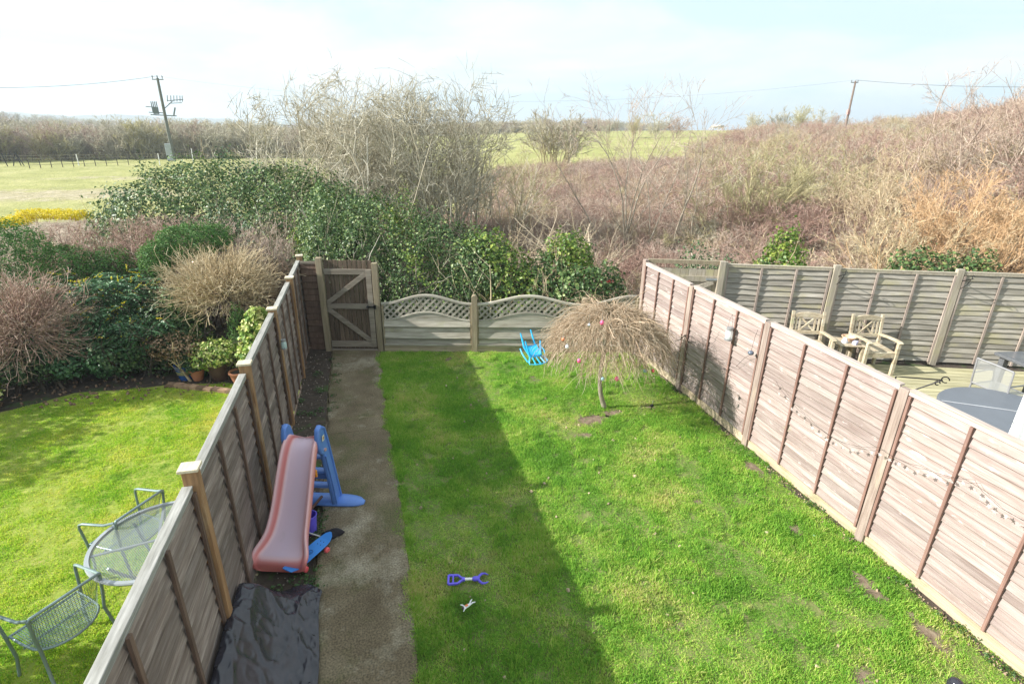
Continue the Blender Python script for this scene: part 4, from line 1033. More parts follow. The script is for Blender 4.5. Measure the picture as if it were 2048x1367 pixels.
hedge('variegated_shrub', [(-2.0, 9.3, .42, .34, .3, .42), (-1.96, 9.35, .82, .27, .26, .36), (-1.98, 9.35, 1.1, .15, .15, .2)], 2600, .085, [M_VARIEG], 'tall cream and green variegated shrub against the left fence', 'shrub', 66, stems=10, shells=((.9, 1.1, .6), (.6, .9, .4)))
hedge('conical_shrub', [(-2.36, 9.75, .55, .2, .2, .5), (-2.36, 9.75, .9, .13, .13, .35)], 2600, .035, [M_CONIF], 'slim feathery green shrub left of the variegated one', 'shrub', 67, asp=.3, stems=0)
hedge('yellow_leaved_shrub', [(-6.05, 9.3, .36, .26, .25, .26), (-5.85, 9.05, .26, .2, .2, .18)], 420, .085, [M_VARIEG], 'bright yellow-green leaved shrub at the left edge of the lawn', 'shrub', 68, stems=6)
# unseen planting, added off-frame to throw the shade at the picture's left edge
hedge('shade_shrub', [(-4.95, 3.62, 1.05, .75, .7, 1.05)], 5000, .07, [M_LAUREL], 'unseen evergreen shrub added left of the picture to shade the lawn corner', 'shrub', 46, stems=8)
hedge('shade_hedge', [(-7.9, yq, 1.1, .5, .6, 1.1) for yq in (7.4, 8.3, 9.2, 10.1, 11, 11.9)], 9000, .10, [M_LAUREL], 'unseen evergreen hedge added left of the picture to shade the left bed', 'hedge', 47, stems=10)

# ---- potted plants
def pot(prof, matl, x, y, label, plant=None, band=None, n=24):
    root = empty('plant_pot', (x, y, .016), 0, label, 'plant pot', 'plant pots along the bed')
    MB().lathe(prof, n).build('pot', matl, root, smooth=True)
    rtop, ztop = max(p[0] for p in prof), max(p[1] for p in prof)
    MB().lathe([(.001, ztop-.03), (rtop*.86, ztop-.03), (rtop*.86, ztop-.035), (.001, ztop-.036)], n).build('potting_soil', M_SOIL, root)
    if band: MB().lathe(band, n).build('glaze_band', M_POTBAND, root, smooth=True)
    return root
def hollow(r0, r1, h, t=.015, lip=.012): return [(.001, 0), (r0, 0), (r1, h-.03), (r1+lip, h-.028), (r1+lip, h), (r1-t, h), (r1-t-.005, h-.04), (.001, h-.045)]
p_ = G(374, 756, .02); pot(hollow(.105, .155, .27), M_POTB, p_.x, p_.y, 'blue glazed pot with an olive band at the edge of the bed', band=[(.128, .11), (.134, .11), (.146, .175), (.14, .176)])
hedge('potted_shrub', [(p_.x-.12, p_.y+.02, .62, .40, .32, .24), (p_.x+.12, p_.y, .58, .3, .3, .2)], 1500, .04, [M_BRONZE, M_LAUREL], 'bronze-leaved shrub growing in the blue pot', 'potted plant', 71, mix=.9, stems=8, stem_mat=M_TW_TAN)
p_ = G(397, 758, .02); pot(hollow(.075, .12, .2), M_TERRA, p_.x, p_.y, 'small terracotta pot between the blue and brown pots')
hedge('potted_shrub', [(p_.x-.03, p_.y, .3, .16, .15, .14)], 500, .05, [M_LAUREL], 'small green plant growing in the terracotta pot', 'potted plant', 72, stems=0)
p_ = G(440, 758, .02); pot(hollow(.13, .2, .3), M_POTBR, p_.x, p_.y+.05, 'large dark brown glazed pot with the variegated bush')
hedge('potted_shrub', [(p_.x, p_.y+.05, .48, .38, .3, .24), (p_.x-.15, p_.y, .42, .22, .2, .17)], 1900, .045, [M_VARIEG], 'round cream and green bush growing in the large brown pot', 'potted plant', 73, stems=6)
p_ = G(480, 765, .02); pot(hollow(.09, .14, .22), M_TERRA, p_.x, p_.y, 'pale terracotta pot half hidden by the left fence post')
# brick edging
bp0, bp1 = G(338, 772), G(500, 790); k = 11
bm_ = MB().box((0, 0, .03), (.135, .1, .065)).mesh('edging_brick', M_BRICK)
for i in range(k):
    t = (i+.5)/k; q = bp0.lerp(bp1, t)
    o = inst('edging_brick', bm_, None, (q.x, q.y+.012*math.sin(i*2.3), .004*math.sin(i)), (R(2*math.sin(i*3)), 0, math.atan2((bp1-bp0).y, (bp1-bp0).x)+R(3*math.sin(i*1.7))))
    tag(o, 'buff edging brick, number %s from the left in the row below the flower pots' % ('one two three four five six seven eight nine ten eleven'.split()[i]) if 0 < i < k-1 else ('leftmost buff brick of the lawn edging row' if i == 0 else 'last buff brick of the edging row, beside the left fence'), 'brick', 'edging bricks of the flower bed')
# low dark boulder/water feature behind the pots
m = MB(); m.ball((0, 0, .32), .3, 16, .9)
o = m.build('round_stone_planter', M_SOIL, None, (hx(412, 10.6), 10.5, 0), smooth=True, sub=1); tag(o, 'dark rounded stone under the domed tan shrub', 'stone')

# ---- weeping tree on the lawn
def weeping_tree():
    rg = np.random.default_rng(77); base = Vector((3.34, 7.02, 0))
    root = empty('weeping_tree', base, 0, 'small weeping umbrella tree with bare pinkish twigs on the lawn', 'tree')
    tr = [(0.05, 0, -.03), (0.01, 0, .08), (-.07, -.01, .3), (-.10, -.02, .55), (-.09, -.02, .8), (-.05, -.02, 1.05), (-.02, -.05, 1.35), (-.02, -.08, 1.5)]
    MB().tube(tr, [.05, .042, .036, .034, .034, .036, .04, .02], 10).build('trunk', M_TRUNK, root, smooth=True, sub=1)
    top = np.array([-.02, -.08, 1.40]); n = 60
    a = rg.uniform(0, 2*PI, n); el = rg.uniform(.25, .95, n)
    D = np.stack([np.cos(a)*np.cos(el), np.sin(a)*np.cos(el), np.sin(el)], -1)
    g = grow(rg, np.repeat(top[None], n, 0)+rg.normal(0, .04, (n, 3)), D, rg.uniform(.4, 1.0, n), rg.uniform(.007, .013, n), 8, .12, -.13, .4)
    npobj('limbs', npmesh('limbs', [tubes(rg, g, 5, (.3, .9))], [M_TW_WEEP]), root)
    # shoots leave an umbrella-shaped crown and arch over
    m_ = 1700; q = np.sqrt(rg.uniform(0, 1, m_))*.79; a = rg.uniform(0, 2*PI, m_)
    P = np.stack([top[0]+q*np.cos(a), top[1]+q*np.sin(a), 1.68-.48*(q/.79)**2.2+rg.normal(0, .035, m_)], -1)
    D = np.stack([np.cos(a)*(.4+q), np.sin(a)*(.4+q), .35-.5*q+rg.normal(0, .15, m_)], -1)+rg.normal(0, .3, (m_, 3))
    g2 = grow(rg, P, D, rg.uniform(.16, .52, m_), .0028, 7, .19, -.26, .55)
    P, D, L, r_ = sprout(rg, g2, 3, .05, .8, .5, .8)
    g3 = grow(rg, P, D, rg.uniform(.08, .34, len(P)), .0020, 5, .2, -.24, .7)
    def clipz(g, zmin):
        p, r, L = g; zl = zmin+rg.normal(0, .035, len(p))+.07*np.sin(3*np.arctan2(p[:, -1, 1], p[:, -1, 0])); ok = p[:, -1, 2] > zl; return p[ok], r[ok], L
    g2 = clipz(g2, .80); g3 = clipz(g3, .78)
    npobj('hanging_shoots', npmesh('hanging_shoots', [tubes(rg, g2, 3, (0, 1))], [M_TW_WEEP]), root)
    npobj('twigs', npmesh('twigs', [tubes(rg, g3, 3, (0, 1))], [M_TW_WEEP]), root)
    # fat buds
    pts = np.concatenate([g3[0][:, 2:].reshape(-1, 3)]); pts = pts[rg.uniform(0, 1, len(pts)) < .22]
    npobj('buds', npmesh('buds', [leaves(rg, pts, rg.normal(0, 1, pts.shape), .013, .7)], [leafmat('pale_bud', [(0, (.45, .36, .27)), (1, (.62, .56, .48))])]), root)
    return base
WT = weeping_tree()
M_PINKB = plain('glossy_pink', (.80, .12, .26), .2); M_BLUEB = plain('glossy_pale_blue', (.42, .70, .80), .2); M_SILV = plain('silver_foil', (.7, .7, .72), .25, .8); M_REDB = plain('glossy_red', (.75, .06, .09), .2)
orn = [(1006+0, 0, 0)]
def bauble(u, v, y, m, label, r=.026, string=True):
    d = _f + AX*(u-1024)/F_PX + AY*(v-683.5)/F_PX; t = y/d[1]; p = Vector((d[0]*t, y, CH+d[2]*t))
    root = empty('hanging_ornament', p, 0, label, 'ornament', 'ornaments hung in the weeping tree')
    MB().ball((0, 0, 0), r, 14, 1.25).build('egg', m, root, smooth=True)
    c = MB().lathe([(.001, r*1.2), (.007, r*1.2), (.007, r*1.2+.012), (.001, r*1.2+.013)], 8); c.tube([(0, 0, r*1.2), (0, 0, r*1.2+.12)], .0015, 4); c.build('cap_and_string', M_SILV, root)
bauble(1158, 721, 6.02, M_PINKB, 'pink egg on the front left of the weeping tree'); bauble(1204, 645, 6.05, M_PINKB, 'pink egg high up in front of the weeping tree crown')
bauble(1178, 650, 6.05, M_SILV, 'silver ornament left of the high pink egg', .02); bauble(1205, 757, 6.3, M_BLUEB, 'pale blue egg hanging below the crown right of the trunk')
bauble(1234, 757, 6.3, M_PINKB, 'pink egg hanging lowest, right of the pale blue one', .03); bauble(1290, 741, 6.3, M_BLUEB, 'pale blue egg at the right skirt of the crown')
bauble(1306, 741, 6.3, M_REDB, 'red egg at the far right skirt of the crown', .024); bauble(1134, 693, 6.1, M_WHITEP, 'white ornament on the left side of the crown', .022)
bauble(1126, 678, 6.12, plain('glossy_coral', (.8, .25, .12), .3), 'coral ornament above the white one on the left of the crown', .02); bauble(1322, 722, 6.3, M_SILV, 'silver ornament near the fence side of the crown', .02)

# ---- grass
def blade_patch(seed, n, rad, h0, h1, lean, w=.0033):
    rg = np.random.default_rng(seed)
    a = rg.uniform(0, 2*PI, n); r = rad*np.sqrt(rg.uniform(0, 1, n)); P = np.stack([r*np.cos(a), r*np.sin(a), np.full(n, -.004)], -1)
    D = np.stack([rg.normal(0, lean, n), rg.normal(0, lean, n), np.ones(n)], -1); D = nrm(D)
    h = rg.uniform(h0, h1, n)[:, None]; s = nrm(np.cross(D, rg.normal(0, 1, (n, 3))))*w*rg.uniform(.6, 1.2, (n, 1))
    mid = P+D*h*.55; tip = P+D*h+np.stack([rg.normal(0, .35, n), rg.normal(0, .35, n), rg.uniform(-.35, 0, n)], -1)*h*.6
    v = np.stack([P-s, P+s, mid+s*.8, tip, mid-s*.8], 1); i = np.arange(n)[:, None]*5
    f = np.concatenate([i+np.array([[0, 1, 2]]), i+np.array([[0, 2, 4]]), i+np.array([[4, 2, 3]])])
    return (v.reshape(-1, 3), f, np.repeat(rg.uniform(0, 1, n), 5), 0)
def vnoise(x, y, s, seed=0):
    from mathutils import noise
    return np.array([noise.noise(Vector((a*s+seed, b*s-seed, seed))) for a, b in zip(x, y)])
def grass(name, poly_ok, x0, x1, y0, y1, dens, tmats, seed, label, hs=(.75, 1.4), bare=.34, h=(.02, .05)):
    rg = np.random.default_rng(seed); n = int((x1-x0)*(y1-y0)*dens)
    x = rg.uniform(x0, x1, n); y = rg.uniform(y0, y1, n); ok = poly_ok(x, y); x, y = x[ok], y[ok]
    n1 = vnoise(x, y, 1.6, seed+.5); n2 = vnoise(x, y, 5., seed+9.1)
    ok = (n1*.6+n2*.6) > -bare
    x, y, n1, n2 = x[ok], y[ok], n1[ok], n2[ok]; k = len(x)
    s = np.interp(n1+n2*.8, [-.5, 0, .6], [hs[0], 1, hs[1]])*rg.uniform(.75, 1.2, k)
    return instancer(name, np.stack([x, y, np.full(k, .004)], -1), rots(rg, k, .12), np.stack([np.ones(k), np.ones(k), s], -1), rg.integers(0, 5, k), [npmesh('tuft', [blade_patch(seed*10+j, 44, .062, h[0], h[1], .38)], tmats) for j in range(5)], label)
BARE = [(3.02, 6.72, .26, .15), (3.45, 6.83, .22, .09), (2.75, 6.3, .10, .07), (4.42, 3.05, .10, .17), (4.30, 3.9, .07, .12), (4.5, 2.45, .12, .2), (2.6, 8.3, .07, .12), (4.62, 5.05, .08, .16), (1.2, 9.5, .14, .08), (3.6, 2.3, .10, .07), (2.35, 3.1, .07, .05), (4.05, 6.9, .16, .06), (2.2, 5.9, .06, .05), (3.5, 4.6, .07, .05)]
M_BARE = mat('bare_dry_earth', [(.3, (.12, .085, .055)), (.55, (.20, .15, .105)), (.75, (.30, .24, .17))], nscale=12., detail=10, rough=.95, bump=.8, bdist=.04, coords='World', patch=[((.10, .15, .03), 9., .56, .62)])
for bx, by, ra, rb_ in BARE:
    sheet('bare_earth', [(bx+1.25*ra*math.cos(t)*(1+.22*math.sin(3*t+bx*9)), by+1.25*rb_*math.sin(t)*(1+.25*math.cos(2*t+by*7))) for t in np.linspace(0, 2*PI, 18, endpoint=False)], .0085, M_BARE)
def not_bare(x, y):
    ok = np.ones(len(x), bool); w = .22*np.sin(x*31)+.22*np.sin(y*37+x*9)
    for bx, by, ra, rb_ in BARE: ok &= ((x-bx)/ra)**2+((y-by)/rb_)**2 > 1+w
    return ok
grass('lawn_grass', lambda x, y: (x > .11-.022*np.maximum(0, y-4)+.02*np.sin(y*7)) & (x < 4.83+.04*np.sin(y*4)+.03*np.sin(y*11)) & (y < back_y(x)-.09) & not_bare(x, y), .0, 4.85, 1.9, 10.2, 520, [M_GRASS], 3, 'bright green tufted grass of the lawn between path and red-brown fence', h=(.02, .052), bare=.9, hs=(.22, 1.5))
grass('lawn_grass', lambda x, y: (y < np.interp(x, [-7, -6.3, -4.9, -3.4, -1.4], [8.2, 8.4, 9.32, 9.36, 9.05])+.05*np.sin(x*9)) & (x < FX-.06), -7., FX, 2.6, 9.4, 420, [M_GRASS2], 4, 'short mossy yellow-green grass of the left garden lawn', hs=(.45, 1.3), bare=.8, h=(.012, .034))
grass('grass_fringe', lambda x, y: (np.abs(x-(.10-.020*np.maximum(0, y-4)+.02)) < .045+.035*np.sin(y*5.3)+.025*np.sin(y*17)), -.15, .25, 1.9, 10.1, 1100, [M_GRASS], 6, 'grass hanging over the right edge of the concrete path', bare=.3, h=(.025, .07))
grass('coarse_tufts', lambda x, y: (x > .2) & (x < 4.75) & (y < back_y(x)-.15), .1, 4.8, 1.9, 10.1, 22, [M_GRASS], 12, 'scattered taller coarse grass tufts in the lawn', bare=.12, h=(.045, .095))
# weeds in the soil strip and fence foot
def weeds(name, pts, label, seed, sz=.035, k=26, mats=(M_WEED,)):
    rg = np.random.default_rng(seed); C = []; 
    for (x, y, r) in pts:
        m = int(k*(r/.08)**1.5)+6; a = rg.uniform(0, 2*PI, m); q = r*np.sqrt(rg.uniform(0, 1, m)); C.append(np.stack([x+q*np.cos(a), y+q*np.sin(a), .02+rg.uniform(0, .05, m)*(1-q/r*.6)], -1))
    C = np.concatenate(C); Nn = rg.normal(0, .45, C.shape)+[0, 0, 1]
    tag(npobj(name, npmesh(name, [leaves(rg, C, Nn, sz*rg.uniform(.6, 1.2, len(C)), .6)], list(mats))), label, kind='stuff')
rg = np.random.default_rng(90)
wp = [(-.80, y, rg.uniform(.05, .13)) for y in (4.05, 4.25, 4.35, 4.5, 4.9, 5.05, 5.2, 5.35, 7.9, 8.1, 8.35, 8.9, 9.15, 9.6)]+[(x, 7.85+rg.normal(0, .05), .08) for x in (-1.25, -1.1, -.98)]+[(-1.05, 8.6, .09), (-1.12, 9.3, .1), (-1.15, 4.3, .1), (-1.3, 8.3, .07), (-.95, 4.42, .09), (-1.2, 5.0, .1), (-.9, 9.9, .06), (-1.0, 4.15, .07), (-.86, 7.0, .06), (-1.1, 6.4, .05)]
weeds('weeds', wp, 'small green weeds in the soil strip beside the path', 91)
weeds('weeds', [(4.80+rg.normal(0, .03), y, .05) for y in rg.uniform(1.8, 7.6, 40)], 'weeds and moss along the foot of the red-brown fence', 92, .028, 14)
# stones and leaf litter
def litter(name, n, f, m, label, seed, s0=.006, s1=.02):
    rg = np.random.default_rng(seed); b = MB()
    for i in range(n):
        x, y = f(rg); s = rg.uniform(s0, s1)
        b.box((x, y, .012+s*.25), (s, s*rg.uniform(.6, 1), s*.6), (rg.uniform(0, 6), rg.uniform(0, 6), rg.uniform(0, 6)))
    tag(b.build(name, m), label, kind='stuff')
litter('pebbles', 260, lambda r: (r.uniform(-1.33, -.82), r.uniform(3.9, 10.3)), plain('pale_pebble', (.32, .27, .22), .8, v=.5, ns=3.), 'small pale stones and crumbs on the soil strip', 93)
litter('leaf_litter', 420, lambda r: (4.83-abs(r.normal(0, .05)), r.uniform(1.6, 8.2)), plain('dry_leaf_litter', (.36, .26, .18), .9, v=.5, ns=4.), 'dry leaf litter and chips at the foot of the red-brown fence', 94, .006, .018)
litter('leaf_litter', 500, lambda r: (r.uniform(-6.5, -1.6), r.uniform(8.9, 11)), plain('brown_dead_leaf', (.20, .13, .08), .9, v=.4, ns=4.), 'dead leaves on the flower bed', 95, .015, .045)

litter('dead_leaves', 90, lambda r: (r.uniform(.3, 4.6), r.uniform(2, 9.0)), plain('tan_dead_leaf', (.42, .32, .22), .9, v=.4, ns=4.), 'scattered tan dead leaves in the lawn', 96, .015, .035)
# ================================================================== things
# ---- toy slide
M_CHUTE = mat('worn_red_plastic', [(0, (.55, .14, .13)), (.35, (.64, .25, .24)), (.62, (.68, .44, .46)), (1, (.60, .47, .57))], nscale=3., rough=.34, use_rnd=True, patch=[((.50, .40, .44), 3.5, .60, .75)])
def slide():
    root = empty('toy_slide', (-.80, 5.60, .012), R(-17), 'faded red plastic toy slide with blue ladder frame beside the left fence', 'slide')
    path = [(-.20, .985, 0.154, 0.064), (-.235, .98, 0.160, 0.097), (-.30, .95, 0.165, 0.116), (-.38, .86, 0.171, 0.116), (-.50, .69, 0.177, 0.116), (-.62, .51, 0.182, 0.116), (-.74, .355, 0.188, 0.114), (-.86, .25, 0.199, 0.103), (-.97, .195, 0.234, 0.090), (-1.05, .18, 0.268, 0.064), (-1.10, .165, 0.268, 0.039), (-1.125, .12, 0.251, 0.020), (-1.13, .05, 0.239, 0.013)]
    rings = []
    for i, (y, z, w, rim) in enumerate(path):
        p0 = path[max(0, i-1)]; p1 = path[min(len(path)-1, i+1)]
        t = Vector((0, p1[0]-p0[0], p1[1]-p0[1])).normalized(); nn = Vector((0, -t.z, t.y))
        if nn.z < 0: nn = -nn
        if i >= 10: nn = Vector((0, -.75, .65)).normalized() if i == 10 else Vector((0, -1, .15)).normalized()
        c = Vector((0, y, z)); X = Vector((1, 0, 0)); th_ = .028
        prof = [(-w-.012, -th_), (-w-.02, rim*.6), (-w-.012, rim), (-w+.018, rim), (-w+.035, rim*.35), (-w+.055, .004), (0, -.004), (w-.055, .004), (w-.035, rim*.35), (w-.018, rim), (w+.012, rim), (w+.02, rim*.6), (w+.012, -th_), (0, -th_)]
        rings.append([c+X*a+nn*b for a, b in prof])
    ch_ = MB().loft(rings).build('chute', M_CHUTE, root, smooth=True, sub=2)
    wear = [.15, .35, .55, .60, .15, .9, 1., .9, .15, .60, .55, .35, .15, .1]     # how far the red has faded across the section
    at = ch_.data.attributes.new('rnd', 'FLOAT', 'POINT')
    at.data.foreach_set('value', [wear[i % 14]*(1 if i//14 < 10 else .55 if i//14 == 10 else .1) for i in range(len(ch_.data.vertices))])
    # lower apron of the foot
    MB().loft([[Vector((x*s, y, z)) for x, y in ((-.2, -1.11), (.2, -1.11), (.225, -1.0), (.19, -.86), (-.19, -.86), (-.225, -1.0))] for s, z in ((.95, 0), (1.02, .06), (.98, .14))]).build('chute_foot', M_REDP, root, smooth=True, sub=2)
    # ladder sides
    out = [(.07, .04), (-.10, .04), (-.17, .45), (-.245, .82), (-.30, .86), (-.335, .95), (-.335, 1.08), (-.30, 1.16), (-.23, 1.18), (-.17, 1.13), (-.12, .95), (-.03, .5)]
    for sg in (-1, 1):
        a, b = (.15, .205) if sg > 0 else (-.205, -.15)
        s_ = MB().prism(out, a, b, 'x').build('ladder_side', M_BLUEP, root, bevel=.016, smooth=True)
        inn = [(.035, .10), (-.06, .10), (-.215, .86), (-.22, 1.05), (-.19, 1.08), (-.165, 1.0), (-.075, .5)]
        # raised flange round the recessed web
        m = MB(); o_ = out
        m.tube([(b+.004 if sg > 0 else a-.004, y, z) for y, z in [(.052, .07), (-.035, .5), (-.13, .95), (-.18, 1.115), (-.235, 1.155)]], .013, 8)
        m.tube([(b+.004 if sg > 0 else a-.004, y, z) for y, z in [(-.09, .06), (-.155, .45), (-.23, .80)]], .011, 8)
        m.build('flange', M_BLUEP, s_, smooth=True)
    for i, (y, z) in enumerate([(-.02, .27), (-.07, .50), (-.125, .73)]):
        st = MB(); st.loft([[Vector((x, y+ .055*math.cos(t)-.01, z+.02*math.sin(t))) for t in np.linspace(0, 2*PI, 12, endpoint=False)] for x in (-.17, -.08, .08, .17)]).build('step', M_BLUEP, root, smooth=True)
    MB().box((0, -.06, .55), (.31, .02, .12)).build('back_panel', M_BLUEP, root, (0, .02, -.13), bevel=.01)
    rg_ = []
    for x in np.linspace(-.50, .50, 19):
        k = math.sqrt(max(0.0, 1-(x/.505)**4)); w = .095*k+.012; h = .085*(.35+.65*k)
        rg_.append([Vector((x, .0+w*math.cos(t), max(0, h*.5+h*.55*math.sin(t)))) for t in np.linspace(0, 2*PI, 14, endpoint=False)])
    MB().loft(rg_).build('base_bar', M_BLUEP, root, smooth=True)
    m = MB(); m.tube([(-.02, -.80, .22), (.0, -.32, .15), (.02, -.05, .12)], .016, 8); m.build('support_strut', plain('brown_strut_plastic', (.12, .06, .05), .5), root, smooth=True)
    MB().box((.10, -.36, .66), (.10, .03, .09)).build('clamp', plain('orange_yellow_plastic', (.75, .30, .03), .4), root, bevel=.01)
    MB().box((.2145, -.245, 1.03), (.003, .055, .06), (R(-8), 0, 0)).build('maker_sticker', plain('cream_sticker', (.65, .62, .5), .4), root)
    MB().box((.2165, -.245, 1.03), (.003, .03, .03), (R(-8), 0, 0)).build('sticker_print', plain('sticker_print_red', (.45, .25, .12), .4), root)
    MB().tube([(.205, -.225, .875), (.222, -.225, .875)], .018, 12).build('bolt_cap', plain('faded_pink_cap', (.55, .33, .30), .4), root, smooth=True)
slide()

# ---- skateboard
def skateboard():
    c = (G(585, 1130, .09)+G(638, 1090, .09))/2; d = G(638, 1088, .09)-G(588, 1132, .09)
    root = empty('skateboard', (c.x+.04, c.y+.01, .02), math.atan2(d.y, d.x), 'bright blue skateboard with coral wheels under the foot of the slide', 'skateboard')
    L = .30; rings = []
    for x in np.linspace(-L, L, 21):
        w = .078*math.sqrt(max(0.02, 1-max(0, (x-.12)/(L-.12))**2)) if x > .12 else (.078 if x > -.2 else .078-.22*(-.2-x))
        z = .082+(.9*max(0, -x-.2)**1.0*.35 if x < -.2 else 0)+(.25*max(0, x-.2))
        rings.append([Vector((x, -w, z)), Vector((x, -w, z+.01)), Vector((x, 0, z+.008)), Vector((x, w, z+.01)), Vector((x, w, z)), Vector((x, 0, z-.006))])
    dk = MB().loft(rings).build('deck', M_DECKB, root, bevel=.002)
    m = MB(); m.tube([(.028*math.cos(t), .028*math.sin(t), .0925) for t in np.linspace(0, 2*PI, 24, endpoint=False)], .002, 4, closed=True); m.tube([(.012*math.cos(t), .012*math.sin(t), .0925) for t in np.linspace(.6, 2*PI-.6, 12)], .002, 4)
    m.build('deck_emblem', plain('navy_print', (.01, .03, .12), .5), dk)
    m = MB()
    for x in (-.17, -.125, .125, .17):
        for y in (-.02, .02): m.tube([(x, y, .088), (x, y, .0935)], .0045, 8)
    m.build('bolts', M_IRON, dk)
    for x in (-.147, .147):
        MB().tube([(x, -.07, .035), (x, .07, .035)], .008, 8).box((x, 0, .055), (.05, .04, .05)).build('truck', M_ALU, root)
        for y in (-.075, .075):
            MB().tube([(x, y-.019, .03), (x, y-.012, .03), (x, y+.012, .03), (x, y+.019, .03)], [.024, .03, .03, .024], 18).build('wheel', M_WHEELP, root, smooth=True)
skateboard()
# ---- violet toy, white rod, black cloth
p_ = G(606, 1068, .02)
root = empty('violet_toy_bucket', (p_.x+.085, p_.y+.03, .012), 0, 'violet plastic toy tub standing half under the slide', 'toy')
MB().lathe([(.001, 0), (.055, 0), (.075, .22), (.08, .22), (.08, .23), (.07, .23), (.055, .02), (.001, .015)], 20).build('tub', M_PURPLE, root, smooth=True)
MB().tube([(-.0, .075, .22), (.0, .10, .28), (0, .08, .34), (0, .03, .35)], .014, 8).build('handle', M_PURPLE, root, smooth=True)
pa, pb = G(618, 1063, .06), G(640, 1072, .04)
tag(MB().tube([pa-Vector((.05, -.02, 0)), pb], .008, 8).build('toy_rod', M_WHITEP, smooth=True), 'short white plastic rod between the violet tub and the black cloth', 'rod')
def cloth_heap():
    c = G(664, 1070, .03); rg = random.Random(4); m = MB(); rings = []
    n = 28
    for s, z in ((1.0, 0), (.93, .015), (.72, .04), (.45, .055), (.15, .05)):
        rings.append([Vector((c.x+s*.125*math.cos(t)*(1+.18*math.sin(3*t+1)), c.y+s*.085*math.sin(t)*(1+.22*math.sin(2*t)+.06*math.sin(9*t)), .034+z+.008*math.sin(7*t+s*9))) for t in np.linspace(0, 2*PI, n, endpoint=False)])
    m.loft(rings)
    o = m.build('black_cloth', plain('black_fabric', (.012, .010, .014), .9, v=.3), smooth=True, sub=1)
    tag(o, 'crumpled piece of black cloth on the left edge of the path', 'cloth')
cloth_heap()

# ---- black sheet
def tarp():
    from mathutils import noise
    nx_, ny_ = 110, 150; v = []; x0, x1, y0, y1 = -1.345, -.70, 1.55, 4.32
    def H(s, t, x, y):
        e = min(1, min(s, 1-s)*7)
        hump = .40*math.exp(-((x+1.33)/.24)**2)*min(1, max(0, (4.3-y)/.25))+.10*math.exp(-((x+1.0)/.3)**2)
        hump *= .9+.15*math.sin(y*2.3)
        if y > 4.1: hump *= max(0, (4.34-y)/.24)
        return .035+hump
    for j in range(ny_+1):
        t = j/ny_; y = y0+(y1-y0)*t
        for i in range(nx_+1):
            s = i/nx_; x = x0+(x1-x0)*s
            yy = y+.05*math.sin(s*9+1)*(t > .8)*(t-.8)*5-(.07*(s-.3)**2*4 if t > .9 else 0)*(t-.9)*10
            xx = x+.022*math.sin(y*4.3)*(s > .8)*(s-.8)*5
            h = H(s, t, xx, yy)
            q = Vector((xx*2.2, yy*1.1, 3.3))
            r1 = 1-abs(noise.noise(Vector((xx*3.2+yy*.8, yy*1.3-xx, 3.3))))*4.5; r2 = 1-abs(noise.noise(Vector((xx*7+yy*3, yy*3.4-xx*2, 1.7))))*4.2; r3 = 1-abs(noise.noise(Vector((xx*13+2, yy*9+xx*5, 5))))*3.6; r4 = 1-abs(noise.noise(Vector((xx*4-yy*5, yy*6+xx*6, 8))))*5
            w = .020*max(0, r1)**2+.012*max(0, r2)**2+.006*max(0, r3)**2+.008*max(0, r4)**2+.010*noise.noise(Vector((xx*2, yy*2, 9)))
            v.append((xx, yy, h+w))
    f = [(j*(nx_+1)+i, j*(nx_+1)+i+1, (j+1)*(nx_+1)+i+1, (j+1)*(nx_+1)+i) for j in range(ny_) for i in range(nx_)]
    m = MB(); m.v = v; m.f = f
    mt = mat('wrinkled_black_polythene', [(.3, (.018, .0175, .024)), (.7, (.040, .039, .052))], nscale=5., rough=.24, bump=.25, bdist=.01, coords='World', spec=.55, patch=[((.055, .05, .03), 2.2, .58, .75)])
    o = m.build('black_ground_sheet', mt, smooth=False)
    o.data.polygons.foreach_set('use_smooth', [True]*len(o.data.polygons))
    so_ = o.modifiers.new('thick', 'SOLIDIFY'); so_.thickness = .003; so_.offset = 1
    tag(o, 'wrinkled black plastic sheet draped between the left fence and the path', 'ground sheet')
tarp()

# ---- toys on the lawn
def grabber():
    a = G(897, 1161, .03); b = G(966, 1158, .03); d = b-a; ang = math.atan2(d.y, d.x)
    root = empty('toy_grabber', (a.x, a.y, .045), ang, 'violet toy grabber with white shaft lying in the shaded grass', 'toy')
    hd = MB(); T = .016
    o_ = [(0, -.055), (.0, .055), (.095, .05), (.12, .018), (.135, .018), (.135, -.018), (.12, -.018), (.095, -.05)]
    for p, q in zip(o_, o_[1:]+o_[:1]): hd.bar((*p, 0), (*q, 0), .02, T*1.3)
    hd.bar((.045, -.05, 0), (.045, .05, 0), .016, T); hd.bar((.13, 0, 0), (.16, 0, 0), .034, .026)
    hd.build('grip', M_PURPLE, root, bevel=.003)
    MB().tube([(.155, 0, 0), (.235, 0, 0)], .013, 12).build('shaft', M_WHITEP, root, smooth=True)
    j = MB().tube([(.23, 0, 0), (.25, 0, 0), (.285, 0, 0), (.30, 0, 0)], [.014, .024, .024, .016], 12)
    j.build('joint', M_PURPLE, root, smooth=True)
    for sg in (-1, 1):
        MB().tube([(.29, .008*sg, 0), (.30, .035*sg, 0), (.325, .06*sg, 0), (.355, .062*sg, 0), (.385, .045*sg, 0)], [.014, .014, .012, .009, .005], 8).build('claw', M_PURPLE, root, smooth=True)
grabber()
